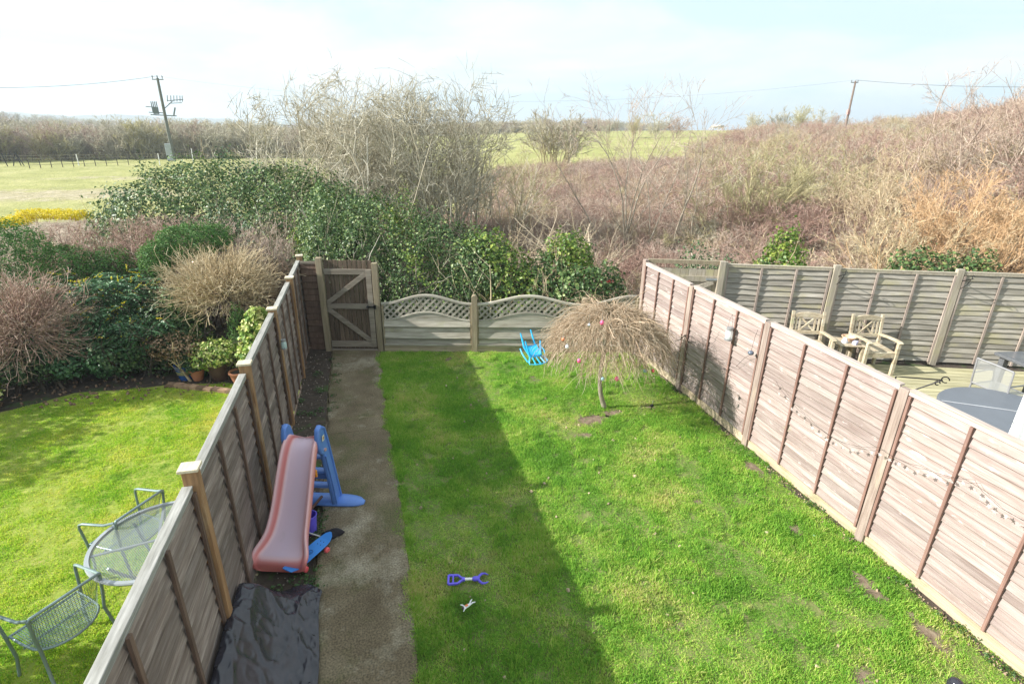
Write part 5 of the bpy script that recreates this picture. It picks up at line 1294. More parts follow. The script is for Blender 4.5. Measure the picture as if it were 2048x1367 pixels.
def plane_toy():
    p = G(934, 1212, .05)
    root = empty('toy_figure', (p.x, p.y, .055), R(25), 'tiny white and orange toy with limbs spread on the grass below the grabber', 'toy')
    b = MB().loft([[Vector((x, w*math.cos(t), w*math.sin(t))) for t in np.linspace(0, 2*PI, 8, endpoint=False)] for x, w in ((-.04, .006), (-.02, .014), (.01, .015), (.035, .011), (.05, .004))])
    b.build('body', M_WHITEP, root, smooth=True)
    MB().box((-.005, 0, .012), (.03, .02, .008)).build('chest', plain('orange_paint', (.7, .2, .08), .5), root, bevel=.002)
    for i, (p, q) in enumerate((((.03, .005, 0), (.075, .028, .01)), ((.03, -.005, 0), (.085, -.012, .004)), ((-.02, .012, 0), (-.045, .04, .012)), ((-.02, -.012, 0), (-.06, -.03, .0)))):
        MB().tube([p, ((p[0]+q[0])/2, (p[1]+q[1])/2, .012), q], [.006, .007, .004], 6).build('limb', M_WHITEP, root, smooth=True)
    MB().ball((-.045, .0, .006), .012, 10).build('head', plain('dark_toy_head', (.08, .04, .06), .5), root, smooth=True)
plane_toy()
# upturned blue child's chair
def blue_chair():
    p = G(1068, 722, 0)
    root = empty('childs_chair', (p.x, p.y+.1, .0), R(14), 'bright blue plastic child\'s chair lying upside down by the lattice fence', 'chair')
    # lying on its back: legs point up and towards the fence
    tilt = Matrix.Rotation(R(0), 4, 'X')
    seat = MB(); seat.loft([[Vector((x*w, y, z+.015*(x*x))) for x in (-1, -.5, 0, .5, 1)]+[Vector((x*w, y, z+.018+.015*x*x)) for x in (1, .5, 0, -.5, -1)] for y, z, w in ((-.13, .09, .13), (0, .15, .145), (.13, .22, .15))])
    seat.build('seat', M_SKYP, root, bevel=.004)
    for x, y, z, tx, ty, tz in ((-.12, -.10, .11, -.17, .0, .40), (.12, -.10, .11, .16, .0, .36), (-.12, .12, .22, -.13, .26, .47), (.12, .12, .22, .10, .27, .50)):
        MB().tube([(x, y, z), ((x+tx)/2, (y+ty)/2, (z+tz)/2), (tx, ty, tz)], [.022, .018, .013], 8).build('leg', M_SKYP, root, smooth=True)
    b = MB(); b.tube([(-.13, -.12, .10), (-.19, -.20, .05), (-.20, -.24, .02), (-.1, -.30, .02), (0, -.32, .02), (.1, -.3, .02), (.20, -.24, .02), (.19, -.18, .05), (.13, -.12, .10)], .016, 8)
    b.tube([(-.08, -.12, .10), (-.1, -.3, .02)], .013, 8); b.tube([(0, -.12, .10), (0, -.32, .02)], .013, 8); b.tube([(.08, -.12, .10), (.1, -.3, .02)], .013, 8)
    b.build('backrest', M_SKYP, root, smooth=True)
    r_ = MB(); r_.tube([(-.20, -.16, .04), (-.24, -.02, .16), (-.22, .10, .22)], .013, 8); r_.tube([(.20, -.16, .04), (.24, -.02, .16), (.22, .10, .22)], .013, 8); r_.build('armrest', M_SKYP, root, smooth=True)
blue_chair()
# solar light on a spike near the tree, and the one at the picture's lower edge
def solar(u, v, label, s=1., m=M_IRON):
    p = G(u, v, .0)
    root = empty('solar_light', (p.x, p.y, 0), 0, label, 'garden light')
    MB().lathe([(.001, 0), (.006, 0), (.008, .08*s), (.03*s, .085*s), (.034*s, .11*s), (.03*s, .125*s), (.012*s, .14*s), (.001, .142*s)], 16).build('lamp_head', m, root, smooth=True)
    MB().tube([(0, 0, .13*s), (.005, 0, .22*s)], .003, 5).build('stem', M_WHITEP, root)
solar(1303, 820, 'little dark solar light in the grass right of the weeping tree', .8)
p_ = G(1912, 1368, .1)
root = empty('garden_lamp', (p_.x, p_.y, 0), 0, 'glossy dark domed lamp with a white base cut by the bottom edge of the picture', 'garden light')
MB().lathe([(.001, .06), (.055, .06), (.058, .10), (.045, .135), (.02, .15), (.001, .153)], 20).build('dome', plain('glossy_dark_glass', (.03, .03, .04), .08), root, smooth=True)
MB().lathe([(.001, 0), (.03, 0), (.07, .05), (.06, .06), (.001, .062)], 20).build('base', plain('pale_aqua_plastic', (.45, .62, .6), .35), root, (-.05, -.02, 0), smooth=True)
p_ = G(1533, 1067, 0); tag(MB().ball((0, 0, .02), .022, 10, .7).build('pale_stone', plain('pale_stone', (.5, .42, .3), .8), None, p_, smooth=True), 'single pale stone in the sunny grass', 'stone')
p_ = G(1628, 1073, 0); tag(MB().box((0, 0, .02), (.03, .022, .008), (.3, .2, .5)).build('plastic_scrap', plain('aqua_scrap', (.4, .7, .62), .4), None, p_), 'tiny pale aqua plastic scrap in the sunny grass', 'litter')

# ---- left garden: mesh table and chairs
def wire_surface(m, fn, nu, nv, w=.0035, seg=10, mask=None):
    """two crossing families of thin flat wires on the surface fn(u, v)"""
    for fam in (0, 1):
        N = nu if fam == 0 else nv
        for i in range(N+1):
            a = i/N; prev = None
            for j in range(seg+1):
                b = j/seg; u, v = (a, b) if fam == 0 else (b, a)
                ok = mask is None or mask(u, v)
                if ok:
                    p = Vector(fn(u, v)); q = Vector(fn(min(1, u+.01), v)) if fam == 0 else Vector(fn(u, min(1, v+.01)))
                    if (q-p).length < 1e-6: q = p+Vector((.01, 0, 0)) if fam == 0 else p+Vector((0, .01, 0))
                    s = (q-p).normalized()*w/2; cur = (p-s, p+s)
                    if prev: m.add([prev[0], prev[1], cur[1], cur[0]], [(0, 1, 2, 3)])
                    prev = cur
                else: prev = None
def garden_table():
    root = empty('mesh_garden_table', (-2.03, 4.44, .006), 0, 'round grey metal mesh table behind the left fence', 'table')
    r, z = .52, .72
    MB().lathe([(r-.035, z-.012), (r, z-.014), (r+.006, z), (r, z+.012), (r-.03, z+.012)], 64, closed=True).build('rim', M_STEEL, root, smooth=True)
    m = MB(); N = 36
    for k in range(-N, N+1):
        t = k/N*(r-.03); h = math.sqrt(max(0, (r-.03)**2-t*t))
        for a in (R(38), R(128)):
            c, s = math.cos(a), math.sin(a)
            p = Vector((c*t-s*h, s*t+c*h, z)); q = Vector((c*t+s*h, s*t-c*h, z)); w = Vector((c, s, 0))*.0016
            m.add([p-w, p+w, q+w, q-w], [(0, 1, 2, 3)])
    o = m.build('mesh_top', M_STEEL, root); tag(o, kind='stuff')
    MB().bar((-.5, -.1, z-.012), (.5, .1, z-.012), .02, .012).bar((.1, -.5, z-.012), (-.1, .5, z-.012), .02, .012).build('cross_bar', M_STEEL, root)
    for k in range(4):
        a = R(45+90*k); c, s = math.cos(a), math.sin(a)
        MB().tube([(c*.40, s*.40, z-.01), (c*.30, s*.30, .55), (c*.14, s*.14, .36), (c*.22, s*.22, .16), (c*.40, s*.40, 0)], .012, 8).build('leg', M_GALV, root, smooth=True)
    MB().tube([(.145*math.cos(t), .145*math.sin(t), .36) for t in np.linspace(0, 2*PI, 24, endpoint=False)], .01, 6, closed=True).build('leg_ring', M_GALV, root, smooth=True)
garden_table()
def mesh_chair(name, x, y, rz, label):
    root = empty(name, (x, y, .006), rz, label, 'chair', 'grey metal mesh chairs round the garden table')
    rr = .0125; HB, HS = .80, .42; W = .245
    m = MB()
    m.tube([(-W, -.24, HB-.02), (-W+.01, -.245, HB), (0, -.25, HB+.004), (W-.01, -.245, HB), (W, -.24, HB-.02)], rr, 8)
    m.build('back_rail', M_GALV, root, smooth=True)
    for sg in (-1, 1):
        MB().tube([(sg*W, -.24, HB-.02), (sg*W*.97, -.215, .6), (sg*W*.92, -.19, HS+.02), (sg*W*1.0, -.25, .2), (sg*W*1.1, -.33, 0)], rr, 8).build('rear_leg', M_GALV, root, smooth=True)
        MB().tube([(sg*W, -.24, HB-.01), (sg*(W+.02), -.12, HB-.055), (sg*(W+.03), .14, HB-.10), (sg*(W+.035), .185, HB-.12), (sg*(W+.035), .20, HB-.16), (sg*(W+.02), .19, HS+.03), (sg*(W+.0), .215, .2), (sg*(W+.02), .245, 0)], rr, 8).build('arm', M_GALV, root, smooth=True)
    s = MB()
    def arc(t): return (W*.95*math.sin(t), -.05-.20*math.cos(t), 0)
    s.tube([(-W+.005, .20, HS)]+[(-W+.005, .05, HS)]+[(arc(t)[0], arc(t)[1], HS-.0) for t in np.linspace(-PI/2, PI/2, 15)]+[(W-.005, .05, HS), (W-.005, .20, HS)], .010, 8)
    s.tube([(-W-.0, .20, HS), (W+.0, .20, HS)], .010, 8); s.tube([(-W, .02, HS-.03), (W, .02, HS-.03)], .009, 8)
    s.build('seat_frame', M_GALV, root, smooth=True)
    m = MB()
    def seat(u, v):
        X = (u-.5)*2*(W-.01); Y = -.245+v*.45
        return (X, Y, HS+.005-.018*math.sin(PI*v)*math.cos((u-.5)*PI))
    wire_surface(m, seat, 30, 30, .0042, 20, lambda u, v: ((u-.5)*2)**2+max(0, (.42-v)/.42)**2 < 1.0)
    def back(u, v):
        t = (u-.5)*PI; a = 1-v
        X = W*.95*math.sin(t)*(v*0+1); yb = -.05-.20*math.cos(t); yt = -.245
        return (X if v < .5 else X, yb*(1-v)+yt*v, HS+(HB-HS-.01)*v)
    wire_surface(m, back, 34, 22, .0038, 14)
    tag(m.build('mesh_seat_and_back', M_GALV, root), kind='stuff')
mesh_chair('mesh_chair', -2.64, 3.97, R(52), 'grey metal mesh chair nearest the camera, whole in view on the left lawn')
mesh_chair('mesh_chair', -2.50, 4.99, R(58), 'grey metal mesh chair partly hidden behind the round table')
# bird feeder in the reddish shrub, jar light on the left fence
p_ = G(67, 634, 1.0)
root = empty('bird_feeder', p_, 0, 'green-topped tube bird feeder hanging in the reddish bare shrub', 'bird feeder')
MB().lathe([(.001, .24), (.05, .20), (.052, .19), (.001, .188)], 16).build('roof', plain('green_plastic', (.03, .28, .13), .4), root, smooth=True)
MB().lathe([(.03, .0), (.03, .19), (.028, .19), (.028, 0)], 16).build('tube', clear('cloudy_plastic', (.6, .6, .55), .3, .6), root, smooth=True)
MB().lathe([(.001, -.01), (.055, -.01), (.055, .01), (.001, .012)], 16).build('tray', plain('teal_plastic', (.05, .3, .35), .4), root, smooth=True)
MB().tube([(0, 0, .23), (.01, .02, .45)], .002, 4).build('hanging_wire', M_IRON, root)
def jar_light(p, rz, label, s=1., glass=M_GLASS, cap=M_ALU):
    root = empty('jar_lantern', p, rz, label, 'lantern')
    MB().lathe([(.001, 0), (.03*s, 0), (.034*s, .02*s), (.034*s, .085*s), (.026*s, .10*s), (.024*s, .10*s), (.031*s, .085*s), (.031*s, .02*s), (.001, .004)], 18).build('glass', glass, root, smooth=True)
    MB().lathe([(.001, .10*s), (.03*s, .10*s), (.03*s, .125*s), (.001, .127*s)], 16).build('lid', cap, root, smooth=True)
    MB().lathe([(.001, .003), (.036*s, .003), (.036*s, .018*s), (.001, .02*s)], 16).build('base', cap, root, smooth=True)
    MB().tube([(0, -.028*s, .115*s), (.0, -.02*s, .2*s), (0, 0, .25*s), (0, .02*s, .2*s), (0, .028*s, .115*s)], .0018, 4).build('wire_handle', M_IRON, root)
jar_light(Vector((FX+.09, 7.42, 1.27)), 0, 'small glass jar light hanging from an orange post of the left fence', 1.1, clear('blue_green_glass', (.55, .7, .68), .1, .6))
jar_light(Vector((RX-.10, 6.17, 1.37)), 0, 'clear glass jar lantern hanging on the red-brown fence', 1.55)
# dark round solar lamp with wire at the fence post
root = empty('solar_bulb', (RX-.10, 5.67, 1.38), 0, 'dark round solar bulb hanging by a wire near the second red-brown post', 'lantern')
MB().ball((0, 0, 0), .04, 14, .8).build('bulb', plain('dark_slate_glass', (.10, .12, .16), .2), root, smooth=True)
MB().tube([(0, 0, .03), (.05, .04, .2), (.06, .02, .32)], .002, 4).tube([(0, .0, -.02), (.03, .14, -.14), (.05, .3, -.34), (.07, .42, -.40), (.07, .55, -.40)], .0022, 4).build('wire', M_IRON, root)
# iron hook on the fence and dark slot
root = tag(MB().tube([(RX-.04, 7.32, 1.02), (RX-.12, 7.28, .98), (RX-.26, 7.10, 1.13)], .008, 6).tube([(RX-.04, 7.32, 1.02), (RX-.10, 7.36, .93)], .007, 6).build('iron_hook', M_IRON, smooth=True), 'black iron hook on the red-brown fence right of the weeping tree', 'hook')
# hanging basket bracket on top of the fence
root = empty('hanging_bracket', (RX+.06, 3.78, 1.86), R(-52), 'black wrought bracket standing out from the top of the red-brown fence over the deck', 'bracket')
MB().tube([(0, 0, -.2), (0, 0, .02), (.05, .0, .03), (.36, .05, .07)], .007, 6).tube([(.12, 0, -.12), (.36, .05, .07)], .007, 6).tube([(.38+.03*math.cos(t), .05, .08+.03*math.sin(t)) for t in np.linspace(0, 1.7*PI, 12)], .006, 6).tube([(.33+.02*math.cos(t), .05, .03+.02*math.sin(t)) for t in np.linspace(0, 1.7*PI, 10)], .006, 6).build('scroll_arm', M_IRON, root, smooth=True)
# star fairy lights
def star_lights():
    root = empty('fairy_light_string', (RX-.05, 0, 0), 0, 'string of small star fairy lights drooping along the red-brown fence', 'fairy lights')
    rg = random.Random(2)
    key = [(5.15, 1.20), (4.62, 1.02), (4.1, .98), (3.62, 1.18), (3.2, 1.24), (2.75, 1.40), (2.45, 1.30), (2.0, 1.44), (1.5, 1.3)]
    pts = []
    for (a, b), (c, d) in zip(key, key[1:]):
        for t in np.linspace(0, 1, 9, endpoint=False): pts.append(Vector((-.03-.01*math.sin(t*9), a+(c-a)*t, b+(d-b)*t-.035*math.sin(PI*t))))
    MB().tube(pts, .0015, 5).build('wire', M_IRON, root)
    st = MB(); o_ = [((.024 if k % 2 == 0 else .0105)*math.cos(k*PI/5+.3), (.024 if k % 2 == 0 else .0105)*math.sin(k*PI/5+.3)) for k in range(10)]
    st.prism(o_, -.004, .004, 'x'); me = st.mesh('star', clear('frosted_star', (.60, .55, .53), .3, .5))
    for i, p in enumerate(pts):
        if i % 2: continue
        inst('star', me, root, p+Vector((-.012, rg.uniform(-.01, .01), -.04-rg.uniform(0, .02))), (rg.uniform(-1, 1), rg.uniform(-.3, .3), rg.uniform(-.5, .5)))
star_lights()

# ---- neighbour's deck furniture
DZ = .10
def armchair(x, y, rz, label):
    root = empty('wooden_armchair', (x, y, DZ), rz, label, 'armchair', 'wooden armchairs with crossed backs')
    W, D_, HS, HB = .27, .25, .42, .93
    for sg in (-1, 1):
        MB().bar((sg*W, -D_-.0, 0), (sg*W, -D_-.03, .45), .05, .05, (0, 1, 0)).bar((sg*W, -D_-.03, .45), (sg*W, -D_-.09, HB+.02), .05, .045, (0, 1, 0)).build('rear_leg', M_TEAK, root, bevel=.004)
        MB().box((sg*W, D_, .31), (.055, .055, .62)).build('front_leg', M_TEAK, root, bevel=.004)
        a = MB(); pr = [(-.30, .60), (-.05, .63), (.15, .645), (.28, .64), (.31, .62), (.30, .60), (.15, .61), (-.05, .595), (-.30, .56)]
        a.prism(pr, sg*W-.035, sg*W+.035, 'x'); a.build('armrest', M_TEAK, root, bevel=.006)
    MB().loft([[Vector((x_, -D_-.085-.02, z)), Vector((x_, -D_-.085+.02, z)), Vector((x_, -D_-.085+.02, z2)), Vector((x_, -D_-.085-.02, z2))] for x_, z, z2 in [(-.25, .83, .90), (-.12, .84, .925), (0, .845, .935), (.12, .84, .925), (.25, .83, .90)]]).build('top_rail', M_TEAK, root, bevel=.003)
    MB().box((0, -D_-.05, .56), (.5, .03, .06)).build('lower_rail', M_TEAK, root, bevel=.003)
    for x_ in (-.20, -.13, .13, .20): MB().bar((x_, -D_-.05, .58), (x_, -D_-.085, .84), .028, .02, (0, 1, 0)).build('slat', M_TEAK, root)
    for sg in (-1, 1): MB().bar((-.12*sg, -D_-.052-.004*sg, .59), (.12*sg, -D_-.083-.004*sg, .83), .018, .03, (0, 0, 1)).build('cross_slat', M_TEAK, root)
    for k in range(6): MB().box((0, -.22+k*.088, HS), (.52, .075, .02)).build('seat_slat', M_TEAK, root, bevel=.003)
    MB().box((0, D_, HS-.05), (.5, .025, .07)).build('front_apron', M_TEAK, root, bevel=.003)
fa = nang
def along(t, off):    # t metres along the neighbour's fence from its start, off metres in front
    return NA.x+ndir.x*t+ndir.y*off, NA.y+ndir.y*t-ndir.x*off
q = G(1728, 640, .95)
cx1, cy1 = q.x+.02, q.y-.30
armchair(cx1, cy1, fa+PI+R(6), 'weathered wooden armchair nearer the camera with its whole crossed back in view')
q = G(1606, 634, .95); cx0, cy0 = q.x, q.y-.30
armchair(cx0, cy0, fa+PI-R(2), 'weathered wooden armchair further left, seat hidden by the red-brown fence')
tx, ty = (cx0+cx1)/2+.05, (cy0+cy1)/2-.06
root = empty('small_wooden_table', (tx, ty, DZ), fa, 'small slatted wooden table between the two wooden armchairs', 'table')
for k in range(5): MB().box((0, -.18+k*.09, .52), (.44, .078, .02)).build('slat', M_TEAK, root, bevel=.003)
for a_ in (-1, 1):
    for b_ in (-1, 1): MB().box((a_*.19, b_*.18, .255), (.045, .045, .51)).build('leg', M_TEAK, root)
root = empty('terracotta_saucer', (tx+.08, ty+.07, DZ+.53), 0, 'round pale terracotta bowl on the small wooden table', 'bowl')
MB().lathe([(.001, 0), (.08, 0), (.11, .06), (.118, .06), (.12, .07), (.105, .07), (.08, .012), (.001, .01)], 24).build('bowl', plain('pale_terracotta', (.62, .42, .28), .8), root, smooth=True)
tag(MB().lathe([(.001, 0), (.05, 0), (.055, .02), (.03, .09), (.02, .10), (.001, .10)], 16).build('glass_ornament', plain('frosted_white_glass', (.7, .68, .68), .3), None, (tx-.10, ty-.03, DZ+.53), smooth=True), 'frosted white ornament left of the terracotta bowl', 'ornament')
tag(MB().box((0, 0, .03), (.10, .07, .06)).build('lilac_box', plain('lilac_card', (.45, .45, .62), .6), None, (tx+.02, ty-.14, DZ+.53), (0, 0, .4), bevel=.005), 'small lilac box on the front of the small wooden table', 'box')
# rattan-edged dining table (only its near corner is in the picture)
p_ = G(1990, 703, .84); dirx = Vector((math.cos(R(-14)), math.sin(R(-14)))); 
e1_ = G(2048, 727, .84)-p_
root = empty('dining_table', (p_.x, p_.y, DZ), math.atan2(e1_.y, e1_.x), 'dark grey glass-topped rattan dining table cut by the right edge', 'table')
M_RATTAN = plain('dark_grey_rattan', (.10, .105, .115), .6, v=.3, ns=60., bump=.6)
MB().box((.85, .42, .715), (1.7, .86, .05)).build('table_frame', M_RATTAN, root, bevel=.008)
MB().box((.85, .42, .745), (1.62, .80, .006)).build('glass_top', plain('smoked_glass', (.12, .13, .145), .08), root)
for a_, b_ in ((.10, .10), (1.6, .10), (.10, .75), (1.6, .75)): MB().box((a_, b_, .345), (.09, .09, .69)).build('leg', M_RATTAN, root, bevel=.004)
# metal and mesh chair beside it
qa, qb = G(1955, 717, .95), G(2028, 746, .95); d_ = qb-qa
root = empty('patio_chair', ((qa.x+qb.x)/2, (qa.y+qb.y)/2, DZ), math.atan2(d_.y, d_.x), 'grey metal patio chair with see-through mesh back by the dining table', 'chair')
w_ = max(.24, min(.30, d_.length/2))
for sg in (-1, 1):
    MB().tube([(sg*w_, 0, .86), (sg*w_, .03, .5), (sg*w_, .05, .42), (sg*w_, -.02, .0)], .013, 8).build('rear_leg', M_ALU, root, smooth=True)
    MB().tube([(sg*w_, .05, .42), (sg*w_, .46, .44), (sg*w_, .5, .40), (sg*w_, .52, 0)], .013, 8).build('front_leg', M_ALU, root, smooth=True)
    MB().tube([(sg*w_, .02, .62), (sg*(w_+.01), .3, .64), (sg*(w_+.01), .42, .62), (sg*w_, .46, .44)], .011, 8).build('arm', M_ALU, root, smooth=True)
MB().tube([(-w_, 0, .86), (0, -.005, .865), (w_, 0, .86)], .013, 8).tube([(-w_, .04, .46), (w_, .04, .46)], .01, 8).build('back_rail', M_ALU, root, smooth=True)
m = MB(); m.add([(-w_, .002, .85), (w_, .002, .85), (w_, .042, .46), (-w_, .042, .46)], [(0, 1, 2, 3)]); m.build('back_mesh', M_MESHFAB, root)
m = MB(); m.add([(-w_, .05, .43), (w_, .05, .43), (w_, .46, .445), (-w_, .46, .445)], [(0, 1, 2, 3)]); m.build('seat_mesh', M_MESHFAB, root)
MB().tube([(-w_, .46, .445), (w_, .46, .445)], .01, 8).build('seat_rail', M_ALU, root, smooth=True)
# round covered tub
cA, cB, cC = G(1880, 797, .62), G(1965, 781, .62), G(2046, 800, .62)
tc_ = Vector((8.35, 4.42, 0))
root = empty('covered_hot_tub', (8.22, 4.62, DZ), 0, 'round tub with flat dark grey padded cover on the deck behind the red-brown fence', 'hot tub')
MB().lathe([(.001, 0), (.70, 0), (.74, .1), (.74, .45), (.001, .45)], 40).build('tub_wall', plain('dark_grey_vinyl', (.09, .10, .115), .5), root, smooth=True)
cv = MB().lathe([(.001, .46), (.76, .45), (.785, .46), (.79, .50), (.77, .525), (.001, .55)], 48).build('cover', plain('slate_grey_vinyl_cover', (.125, .14, .165), .5, v=.06), root, smooth=True)
a_ = R(-38); MB().bar((-.76*math.cos(a_), -.76*math.sin(a_), .532), (0, 0, .556), .012, .008).bar((0, 0, .556), (.76*math.cos(a_), .76*math.sin(a_), .532), .012, .008).build('cover_seam', plain('pale_seam', (.4, .42, .45), .5), cv)
# white conservatory corner at the right edge
def conservatory():
    d = _f + AX*(2030-1024)/F_PX + AY*(832-683.5)/F_PX
    yy = 3.42; t = yy/d[1]; px_, py_ = d[0]*t, yy
    root = empty('conservatory', (px_, py_, 0), R(-14), 'white upvc conservatory corner cut by the right edge of the picture', 'conservatory')
    W, D_, H = 2.6, 2.4, 2.15
    MB().box((W/2, -D_/2, .3), (W, D_, .6)).build('base_wall', plain('cream_render', (.62, .60, .55), .9), root)
    for x, y in ((.05, -.05), (W-.05, -.05), (.05, -D_+.05), (W/2, -.05), (.05, -D_/2)):
        MB().box((x, y, (.6+H)/2), (.10, .10, H-.6)).build('frame_post', M_UPVC, root, bevel=.004)
    for z in (.63, 1.6, H): MB().box((W/2, -.05, z), (W, .08, .07)).box((.05, -D_/2, z+.002), (.08, D_-.02, .07)).build('frame_rail', M_UPVC, root)
    MB().box((W/2, -.05, 1.35), (W-.1, .012, 1.45)).build('pane', M_GLASS, root); MB().box((.05, -D_/2, 1.35), (.012, D_-.1, 1.45)).build('pane', M_GLASS, root)
    MB().box((-.04, -D_/2, H+.02), (.10, D_+.1, .11)).box((W/2, .04, H+.02), (W+.1, .10, .11)).build('gutter', M_UPVC, root, bevel=.02)
    rf_ = MB(); rf_.add([(-.02, .02, H+.06), (W, .02, H+.06), (W, -D_, H+.7), (-.02, -D_, H+.7), (-.02, .02, H+.03), (W, .02, H+.03), (W, -D_, H+.67), (-.02, -D_, H+.67)], [(0, 1, 2, 3), (7, 6, 5, 4), (0, 4, 5, 1), (1, 5, 6, 2), (2, 6, 7, 3), (3, 7, 4, 0)])
    rf_.build('roof', M_UPVC, root)
conservatory()

# ---- far things
def wood_pole(u, v_top, r, rad, ybase=None):
    x, y = col_at(u, r); z = gz(x, y); return x, y, z, z_at(u, v_top, r)-z
M_POLE = plain('grey_green_creosoted_pole', (.11, .12, .10), .8, v=.2)
x, y, z, h = wood_pole(333, 157, 79, .15)
root = empty('utility_pole', (x, y, z), math.atan2(x, -y)*0, 'tall wooden electricity pole with switchgear arms standing in the pasture', 'utility pole', 'utility poles')
lean = -.02
MB().tube([(0, 0, -.3), (0, 0, h*.5), (0, 0, h)], [.20, .17, .13], 10).build('pole', M_POLE, root, (0, 0, 0), (0, 0, 0), smooth=True)
M_INS = plain('grey_porcelain', (.10, .13, .13), .4)
xa = Vector((AX[0], AX[1], 0)).normalized()
def P_(a, b, c): return Vector((xa.x*a-xa.y*b, xa.y*a+xa.x*b, c))
MB().bar(P_(-.65, 0, h-.15), P_(.65, 0, h-.15), .10, .10).build('top_crossarm', M_POLE, root)
for a_ in (-.55, 0, .55): MB().lathe([(.001, 0), (.03, 0), (.03, .12), (.08, .14), (.05, .2), (.08, .22), (.05, .28), (.08, .30), (.03, .36), (.001, .38)], 8).build('insulator', M_INS, root, P_(a_, 0, h-.1))
sw = MB(); s0 = h*.715
sw.bar(P_(.1, .1, s0-.6), P_(1.15, .1, s0+.15), .07, .07); sw.bar(P_(.5, .3, s0+.2), P_(2.3, .3, s0+.35), .07, .07); sw.bar(P_(.9, -.3, s0-.1), P_(2.4, -.3, s0-.02), .07, .07)
for a_ in (.55, .95, 1.3, 1.65, 2.0, 2.25): sw.tube([P_(a_, .1, s0+.1), P_(a_+.12, .1, s0+.75)], .045, 6)
sw.build('switch_arm', M_INS, root)
sw = MB(); s1 = h*.60
sw.bar(P_(-2.0, 0, s1+.55), P_(-.9, 0, s1+.5), .09, .09); sw.bar(P_(-1.9, .2, s1-.05), P_(-.2, .2, s1-.1), .10, .10); sw.bar(P_(-1.6, 0, s1-.3), P_(1.3, 0, s1-.4), .14, .12); sw.bar(P_(1.0, 0, s1-.4), P_(1.35, 0, s1+.5), .12, .12)
for a_ in (-1.3, -1.1, -.9, -.7): sw.tube([P_(a_, 0, s1-.1), P_(a_, 0, s1+1.1)], .06, 6)
sw.box(P_(-1.0, .1, s1+.15), (.5, .4, .75)); sw.build('switch_gear', M_INS, root)
MB().box(P_(-.3, -.1, .95), (.65, .45, 1.9)).build('equipment_box', plain('pale_grey_steel_box', (.32, .36, .38), .5), root, bevel=.03)
top1 = Vector((x, y, z+h+.2))
x2, y2, z2, h2 = wood_pole(1688, 163, 70, .15)
root = empty('utility_pole', (x2, y2, z2), 0, 'slimmer leaning wooden pole on the right skyline above the thicket', 'utility pole', 'utility poles')
MB().tube([(0, 0, -.3), (0, 0, h2)], [.13, .09], 10).build('pole', plain('brown_grey_pole', (.20, .15, .12), .85, v=.2), root, smooth=True)
MB().bar(P_(-.45, 0, h2-.12), P_(.3, 0, h2-.12), .07, .07).build('crossarm', M_POLE, root)
MB().box(P_(-.12, -.15, h2-2.9), (.3, .2, .45)).build('sign_plate', plain('pale_red_plate', (.5, .28, .25), .6), root)
for a_ in (-.4, 0, .25): MB().lathe([(.001, 0), (.02, 0), (.05, .08), (.02, .2), (.001, .21)], 6).build('insulator', M_INS, root, P_(a_, 0, h2-.08))
top2 = Vector((x2, y2, z2+h2+.1))
def wire(p, q, sag, label, r=.022, n=24):
    pts = [p.lerp(q, t)-Vector((0, 0, sag*4*t*(1-t))) for t in np.linspace(0, 1, n)]
    tag(MB().tube(pts, r, 5).build('power_line', M_IRON), label, 'power line', 'overhead power lines')
xx, yy_ = col_at(-500, 75); wire(top1, Vector((xx, yy_, top1.z-1.7)), 1.2, 'overhead wire running off to the left from the tall pole', .018)
wire(top1, top2, 2.3, 'thin overhead wire crossing the sky between the two poles', .005)
xx, yy_ = col_at(2700, 75); wire(top2, Vector((xx, yy_, top2.z+.0)), 1.0, 'overhead wire running off to the right from the slimmer pole', .014)
# post and rail fence along the wood, electric fence posts and troughs
fence_root = empty('field_fence', (0, 0, 0), 0, 'dark post and rail fence at the foot of the far woodland', 'fence')
m = MB(); pr = []
for i in range(46):
    u = -260+i*20; xx, yy_ = col_at(u, 83+.6*math.sin(i*.3)); zz = gz(xx, yy_); m.box((xx, yy_, zz+.32), (.035, .035, .75)); pr.append(Vector((xx, yy_, zz)))
m.build('post', M_TW_GREY, fence_root)['kind'] = 'stuff'
m = MB()
for a_, b_ in zip(pr, pr[1:]):
    for zz in (.3, .6): m.bar(a_+Vector((0, 0, zz)), b_+Vector((0, 0, zz)), .03, .06)
m.build('rail', M_TW_GREY, fence_root)
for i, (u, v, hh, r_, mm, lb_) in enumerate([(158, 331, 1.1, 40, M_WHITEP, 'short white post in the pasture left of the utility pole'), (302, 299, 1.2, 70, M_WHITEP, 'tiny white post at the wood edge left of the utility pole'), (372, 299, 1.6, 72, M_WHITEP, 'thin white post at the wood edge right of the utility pole'), (395, 297, 2.6, 74, M_TW_TAN, 'pale leaning stake at the wood edge')]):
    xx, yy_ = col_at(u, r_); xx, yy_ = (G(u, v).x, G(u, v).y) if i == 0 else (xx, yy_)
    tag(MB().tube([(0, 0, 0), (.02*i, 0, hh)], .05, 6).build('field_post', mm, None, (xx, yy_, gz(xx, yy_))), lb_, 'post')
p_ = G(18, 333)
tag(MB().bar((-.1, 0, 0), (-.3, 0, 1.2), .06, .06).bar((-.3, 0, .9), (.0, 0, .95), .04, .04).build('metal_stand', M_IRON, None, (p_.x, p_.y, 0)), 'leaning dark metal stake in the pasture at the far left', 'stake')
p_ = G(38, 332)
tag(MB().bar((-.45, 0, 0), (0, 0, 1.3), .06, .06).bar((.45, 0, 0), (0, 0, 1.3), .06, .06).bar((0, .4, 0), (0, 0, 1.3), .06, .06).bar((-.25, 0, .6), (.25, 0, .6), .05, .05).build('metal_stand', M_IRON, None, (p_.x, p_.y, 0)), 'dark three-legged metal stand in the pasture at the far left', 'stand')
